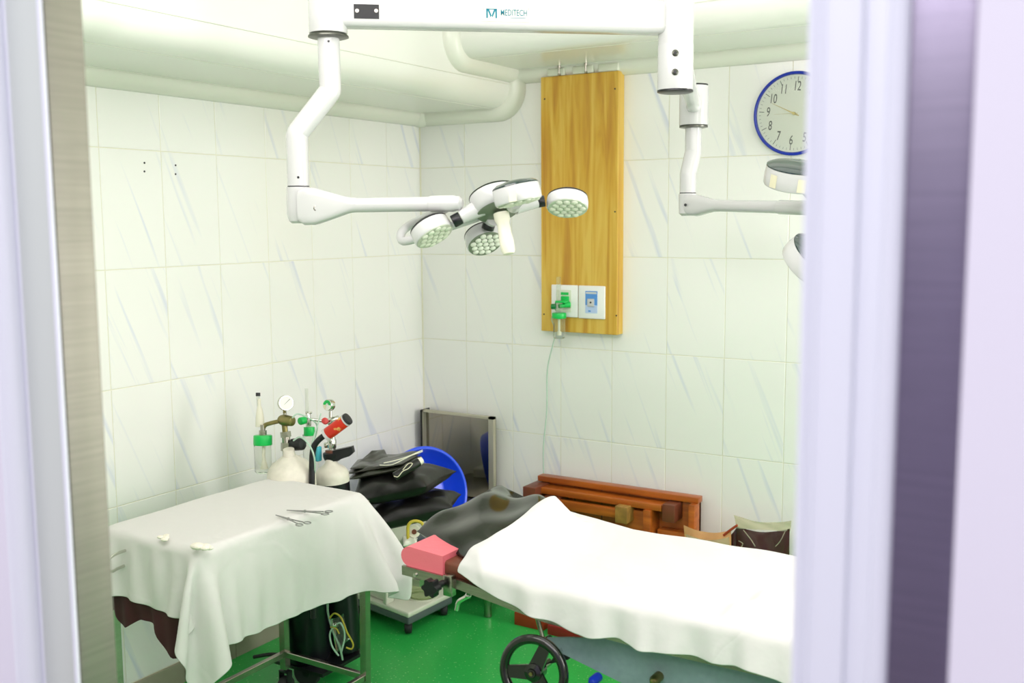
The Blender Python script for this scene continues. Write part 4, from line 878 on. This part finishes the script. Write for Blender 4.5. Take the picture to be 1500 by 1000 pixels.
# plastic bags by the wall
def bag(poly, y, th, m, name, par, seed=0, wr=.004):
    q = [P(px, py, 'y', y) for px, py in poly]
    mb = MB(); A, B, Cc, Dd = q; n = 18; rng = random.Random(seed); ph = [(rng.uniform(0, 6), rng.uniform(-14, 14), rng.uniform(-8, 8)) for _ in range(6)]
    for sgn in (-1, 1):
        vs = []
        for i in range(n+1):
            for j in range(n+1):
                u, v = i/n, j/n; c = A*(1-u)*(1-v)+B*u*(1-v)+Cc*u*v+Dd*(1-u)*v
                b = max(0, 1-(2*u-1)**2)**.6*min(1, v*1.6)**.8; c.y += sgn*(th*.5*b)+sum(math.sin(p0+a*u+b_*v) for p0, a, b_ in ph)/6*wr*2; c.z -= .018*(1-v)**3*math.sin(PI*u)
                vs.append(c)
        mb.add(vs, [(i*(n+1)+j, (i+1)*(n+1)+j, (i+1)*(n+1)+j+1, i*(n+1)+j+1) for i in range(n) for j in range(n)])
    return obj(name, mb, m, par, angle=3)
b1 = thing('plastic_bag', P(1118, 840, 'y', -.16), 'clear plastic bag of dark brown fluid standing against the back wall', 'bag', 'plastic bags by the wall')
bag([(1079, 771), (1157, 774), (1155, 880), (1084, 880)], -.16, .07, 'brownbag', 'contents', b1, 1)
bag([(1075, 754), (1160, 762), (1157, 778), (1079, 773)], -.16, .012, 'film', 'bag_top', b1, 2)
obj('bag_crease', MB().tube([P(1089, 776, 'y', -.205), P(1100, 790, 'y', -.21), P(1106, 800, 'y', -.212)], .0016, 6).tube([P(1150, 778, 'y', -.20), P(1143, 792, 'y', -.21), P(1136, 800, 'y', -.212)], .0014, 6).tube([P(1082, 792, 'y', -.20), P(1088, 796, 'y', -.205), P(1085, 802, 'y', -.205)], .0016, 6), 'film', b1)
b2 = thing('plastic_bag', P(1040, 840, 'y', -.17), 'cream and orange paper packet in clear plastic beside the wooden table', 'bag', 'plastic bags by the wall')
bag([(1001, 769), (1070, 777), (1072, 870), (1008, 870)], -.17, .05, 'orangebag', 'contents', b2, 4)
bag([(1005, 782), (1068, 786), (1071, 860), (1010, 860)], -.20, .02, 'film', 'film', b2, 5)
o = bag([(1062, 782), (1080, 770), (1084, 870), (1066, 870)], -.15, .04, 'brownbag', 'brown_pouch', None, 6); tag(o, 'narrow dark brown pouch between the cream packet and the brown fluid bag', 'pouch')
obj('orange_edge', MB().tube([P(1060, 784, 'y', -.18), P(1070, 776, 'y', -.18), P(1080, 769, 'y', -.18)], .005, 8), 'orange', o)

# ------------------------------------------------------------------ operating table
NY, FYb = -1.845, -1.30          # near and far sides
ot = thing('operating_table', (2.1, -1.56, 0), 'steel operating table with hand wheel and hammered grey undercarriage', 'operating table')
hl = math.atan2(.762-.722, 1.29-1.80)
# inclined head section: bottom line from (1.29,.745) to (1.75,.70)
def railpt(px, py): return P(px, py, 'y', NY)
ra0, ra1, ra2 = railpt(590, 834), railpt(673, 856), railpt(800, 904)
for y, nm in ((NY, 'side_rail'), (FYb, 'side_rail')):
    dy = y-NY
    prof = [(ra0.x, ra0.z), (ra1.x, ra1.z), (ra2.x, ra2.z), (2.0, ra2.z-.01), (3.25, ra2.z-.01)]; h = .0125
    for (xa, za), (xb, zb_) in zip(prof, prof[1:]):
        obj(nm, MB().prism([(xa, y-.004, za-h), (xb, y-.004, zb_-h), (xb, y-.004, zb_+h), (xa, y-.004, za+h)], (0, .010, 0)), 'steel', ot)
obj('rail_bolt', MB().cyl(railpt(610, 841)+Vector((0, -.004, 0)), railpt(610, 841)+Vector((0, -.009, 0)), .005, seg=12), 'chrome', ot)
for x in (1.33, 1.62): obj('cross_member', MB().box((x-.012, NY, ra1.z-.030), (x+.012, FYb, ra1.z-.012)), 'steel', ot)
kn = railpt(637, 858); kc = Vector((kn.x, NY-.045, kn.z)); kc = P(635, 859, 'y', NY-.045)
obj('clamp', MB().box((kc.x+.008, NY-.016, ra1.z-.032), (kc.x+.036, NY+.006, ra1.z+.024), .003), 'steel', ot)
kb = MB(); vs = []
for z_ in (0, .022):
    for k in range(40):
        a = 2*PI*k/40; r_ = .0215+.0035*math.cos(a*6); vs.append(Vector((kc.x, kc.y, kc.z))+Vector((math.cos(a)*r_, -.02+z_, math.sin(a)*r_)))
kb.add(vs, [tuple(range(40))[::-1], tuple(range(40, 80))]+[(k, (k+1) % 40, 40+(k+1) % 40, 40+k) for k in range(40)]).cyl(kc, (kc.x+.006, NY-.01, kc.z), .009)
obj('star_knob', kb, 'black', ot, angle=.9)
obj('drain_spigot', MB().tube([P(688, 871, 'y', -1.72), P(680, 876, 'y', -1.72), P(672, 881, 'y', -1.72), P(669, 893, 'y', -1.72)], .0065, 12).ball(P(686, 872, 'y', -1.72), .009), 'chrome', ot)
# deck + mattress
obj('deck', MB().prism([(ra0.x+.01, NY+.008, ra0.z-.006), (ra2.x, NY+.008, ra2.z-.006), (3.22, NY+.008, ra2.z-.016), (3.22, NY+.008, ra2.z-.004), (ra2.x, NY+.008, ra2.z+.006), (ra0.x+.01, NY+.008, ra0.z+.006)], (0, FYb-NY-.016, 0)), 'steel', ot)
zt_ = ra1.z+.012
mt = obj('mattress', MB().box((1.395, NY+.012, 0), (1.80, FYb-.01, .040), .008, 3, Matrix.Translation((0, 0, ra0.z+.014)) @ Matrix.Translation((1.29, 0, 0)) @ Matrix.Rotation(math.atan2(ra0.z-ra2.z, ra2.x-ra0.x), 4, 'Y') @ Matrix.Translation((-1.29, 0, 0))), 'brown', ot, label='brown rexine mattress section')
obj('mattress', MB().box((1.76, NY+.012, ra2.z+.004), (3.2, FYb-.01, ra2.z+.072), .012, 3), 'brown', ot)
# grey undercarriage panel, tapering to the head end
def u2(px, py): return P(px, py, 'y', NY+.03)
pa, pb_, pc = u2(797, 934), u2(801, 946), u2(868, 979)
sl = (pc.z-pb_.z)/(pc.x-pb_.x); pd = Vector((2.30, 0, pb_.z+sl*(2.30-pb_.x)))
uo = [(pa.x, NY+.03, pa.z), (pa.x+.07, NY+.03, pa.z+.016), (1.95, NY+.03, ra2.z-.02), (3.1, NY+.03, ra2.z-.02), (3.1, NY+.03, pd.z), (pd.x, NY+.03, pd.z), (pb_.x, NY+.03, pb_.z)]
obj('undercarriage_panel', MB().prism(uo[::-1], (0, .006, 0)), 'hammer', ot)
obj('undercarriage_panel', MB().prism([(x, FYb-.05, z) for x, y, z in uo[::-1]], (0, .006, 0)), 'hammer', ot)
obj('pillar', MB().box((2.35, -1.72, .16), (2.75, -1.42, pd.z), .02, 3).box((2.3, -1.75, pd.z-.02), (2.9, -1.38, ra2.z-.03)), 'hammer', ot)
obj('base', MB().box((1.95, -1.78, .07), (3.05, -1.36, .17), .02, 3), 'hammer', ot)
for x in (2.0, 3.0):
    for y in (-1.72, -1.42): obj('castor', MB().lathe((x, y-.015, .04), (0, 1, 0), [(.02, 0), (.04, .002), (.04, .028), (.02, .03)], 20), 'rubber', ot)
obj('hinge_rod', MB().cyl(u2(787, 905), u2(795, 934), .006, seg=10).cyl(Vector((pa.x+.005, NY+.02, pa.z-.008)), Vector((pa.x+.005, NY+.05, pa.z-.008)), .010), 'steel', ot)
obj('bracket', MB().prism([u2(812, 958), u2(822, 948), u2(832, 966), u2(806, 972)], (0, .03, 0)), 'black', ot)
for px, py, r_ in ((868, 998, .012), (958, 997, .012)):
    q = P(px, py, 'y', NY+.0); obj('bolt_cap', MB().lathe(q, (0, -1, 0), [(r_, -.03), (r_, 0), (r_*.6, .008), (.001, .010)], 16), 'blue' if px < 900 else 'brass', ot)
# hand wheel
hc = P(782, 984, 'y', NY-.055); hn = Vector((.10, -1, .12)).normalized(); hx_, hy_, _ = basis(hn); hr = .079
M['gloss'] = mat('glossy_black_paint', (16, 17, 15), .15, coat=.6)
hw = obj('hand_wheel', MB().tube([hc+(hx_*math.cos(a)+hy_*math.sin(a))*hr for a in np.linspace(0, 2*PI, 48, endpoint=False)], .0120, 12, closed=True, smooth=False), 'gloss', ot)
for k in range(3):
    a = math.radians(78+120*k+ -10); d = hx_*math.cos(a)+hy_*math.sin(a); t = hn.cross(d)
    obj('spoke', MB().prism([hc+t*.019-hn*.004, hc-t*.019-hn*.004, hc+d*hr*.95-t*.014-hn*.004, hc+d*hr*.95+t*.014-hn*.004], hn*.008), 'gloss', hw)
obj('wheel_boss', MB().lathe(hc, hn, [(.022, -.03), (.022, .008), (.012, .012), (.010, .016)], 20), 'gloss', hw)
obj('wheel_nut', MB().cyl(hc+hn*.014, hc+hn*.02, .005, seg=6), 'brass', hw)
obj('wheel_shaft', MB().cyl(hc, hc-hn*.09, .010), 'steel', hw)

# pink cushion end and black cushion
pq = [P(591, 826, 'y', NY+.01), P(642, 843, 'y', NY+.01)]
z0 = pq[0].z
mb = MB(); secs = []
nseg = 14; vs = []
x0_, x1_ = pq[0].x-.002, pq[1].x+.02
for i in range(nseg+1):
    y = NY+.003+(FYb-.02-NY)*i/nseg
    for a in np.linspace(-PI/2, PI/2, 11):     # rounded bolster profile in x-z, bulging toward the head end
        vs.append(Vector((x0_+.028-math.cos(a)*.028, y, z0+.027+math.sin(a)*.027)))
    vs.append(Vector((x1_, y, z0+.046))); vs.append(Vector((x1_, y, z0-.008)))
k = 13; fs = [(i*k+j, (i+1)*k+j, (i+1)*k+(j+1) % k, i*k+(j+1) % k) for i in range(nseg) for j in range(k)]+[tuple(range(k)), tuple(nseg*k+j for j in range(k))[::-1]]
tag(obj('pink_cushion', MB().add(vs, fs), 'pink', angle=.7), 'pink vinyl cushion at the head end of the operating table', 'cushion')
zc = zt_+.075
bp = MB().pillow([P(610, 778, 'z', .808), P(702, 829, 'z', .80), P(840, 762, 'z', .832), P(736, 712, 'z', .845)], .08, 44, seed=5, fr=.6, wr=.016, pinch=.0)
cu = obj('black_cushion', bp, 'pad', angle=3); tag(cu, 'shiny olive-black vinyl cushion on the head end of the operating table', 'cushion')
bp2 = MB().pillow([P(619, 797, 'z', .786), P(698, 838, 'z', .780), P(835, 770, 'z', .80), P(745, 730, 'z', .80)], .026, 20, seed=9, wr=.004, pinch=.0)
tag(obj('black_pad', bp2, 'pad2', angle=3), 'thin black pad directly beneath the shiny black cushion', 'pad')

# sheet
ang = math.atan2(ra0.z-ra2.z, ra2.x-ra0.x); Ry = rotY(ang)
ym = (NY+FYb)/2
bxs = [(np.array([2.5, ym, ra2.z-.20]), np.array([.80, (FYb-NY)/2+.008, .278]), .012, I3),
       (np.array([1.57, ym, (ra0.z+ra2.z)/2-.015]), np.array([.25, (FYb-NY)/2+.008, .084]), .012, Ry)]
Hc = height_of([cu], 1.1, 1.9, -1.95, -1.0, eps=.013)
ch = grid(1.40, 2.95, NY-.085, FYb+.06, .93, 116, 54, 0, .0012)
tt = np.clip((ch[..., 1]-ym)/(FYb-NY)+.5, 0, 1); hd_ = np.clip(1-(ch[..., 0]-1.40)/.6, 0, 1)
ch[..., 0] += hd_*np.interp(tt, [0, .1, .25, 1], [.075, .085, .09, .07])
ch[..., 1] += .035*hd_*(1-tt)
pins = ((ch[..., 0] > 1.9) & (ch[..., 1] > NY+.06) & (ch[..., 1] < FYb-.05)).ravel()
Vs = drape(ch, pin=pins, **dict(nu=116, nv=54, boxes=bxs, steps=130, iters=10, stiff=.3, H=Hc, slack=1.008))
lowr = np.clip((ra2.z+.075-Vs[..., 2])/.09, 0, 1)*(Vs[..., 1] < NY+.03); xs_ = Vs[..., 0]
Vs[..., 1] -= lowr*(.010+.009*np.sin(xs_*31+2*np.sin(xs_*7))+.006*np.sin(xs_*67+1.3))
Vs[..., 2] += lowr*(.005*np.sin(xs_*9+.6)+.004*np.sin(xs_*37))
Vs[..., 2] += np.clip(1-lowr*3, 0, 1)*.0016*np.sin(xs_*23+Vs[..., 1]*31+2*np.sin(xs_*6))
tag(cloth_obj('bed_sheet', Vs, 'sheet'), 'white cotton sheet spread over the operating table and black cushion', 'sheet')

# two pairs of drill holes in the left wall and a small hook
for (px, py) in ((211.5, 238.5), (211.5, 251), (257, 242), (257, 255)):
    q = P(px, py, 'x', .0); o = obj('wall_plug', MB().cyl(q-Vector((.001, 0, 0)), q+Vector((.0012, 0, 0)), .0035, seg=10), 'rubber'); tag(o, 'small dark wall plug in the left wall, '+('upper' if py < 245 else 'lower')+' one of the '+('left' if px < 230 else 'right')+' pair', 'wall plug', 'wall plugs in the left wall')
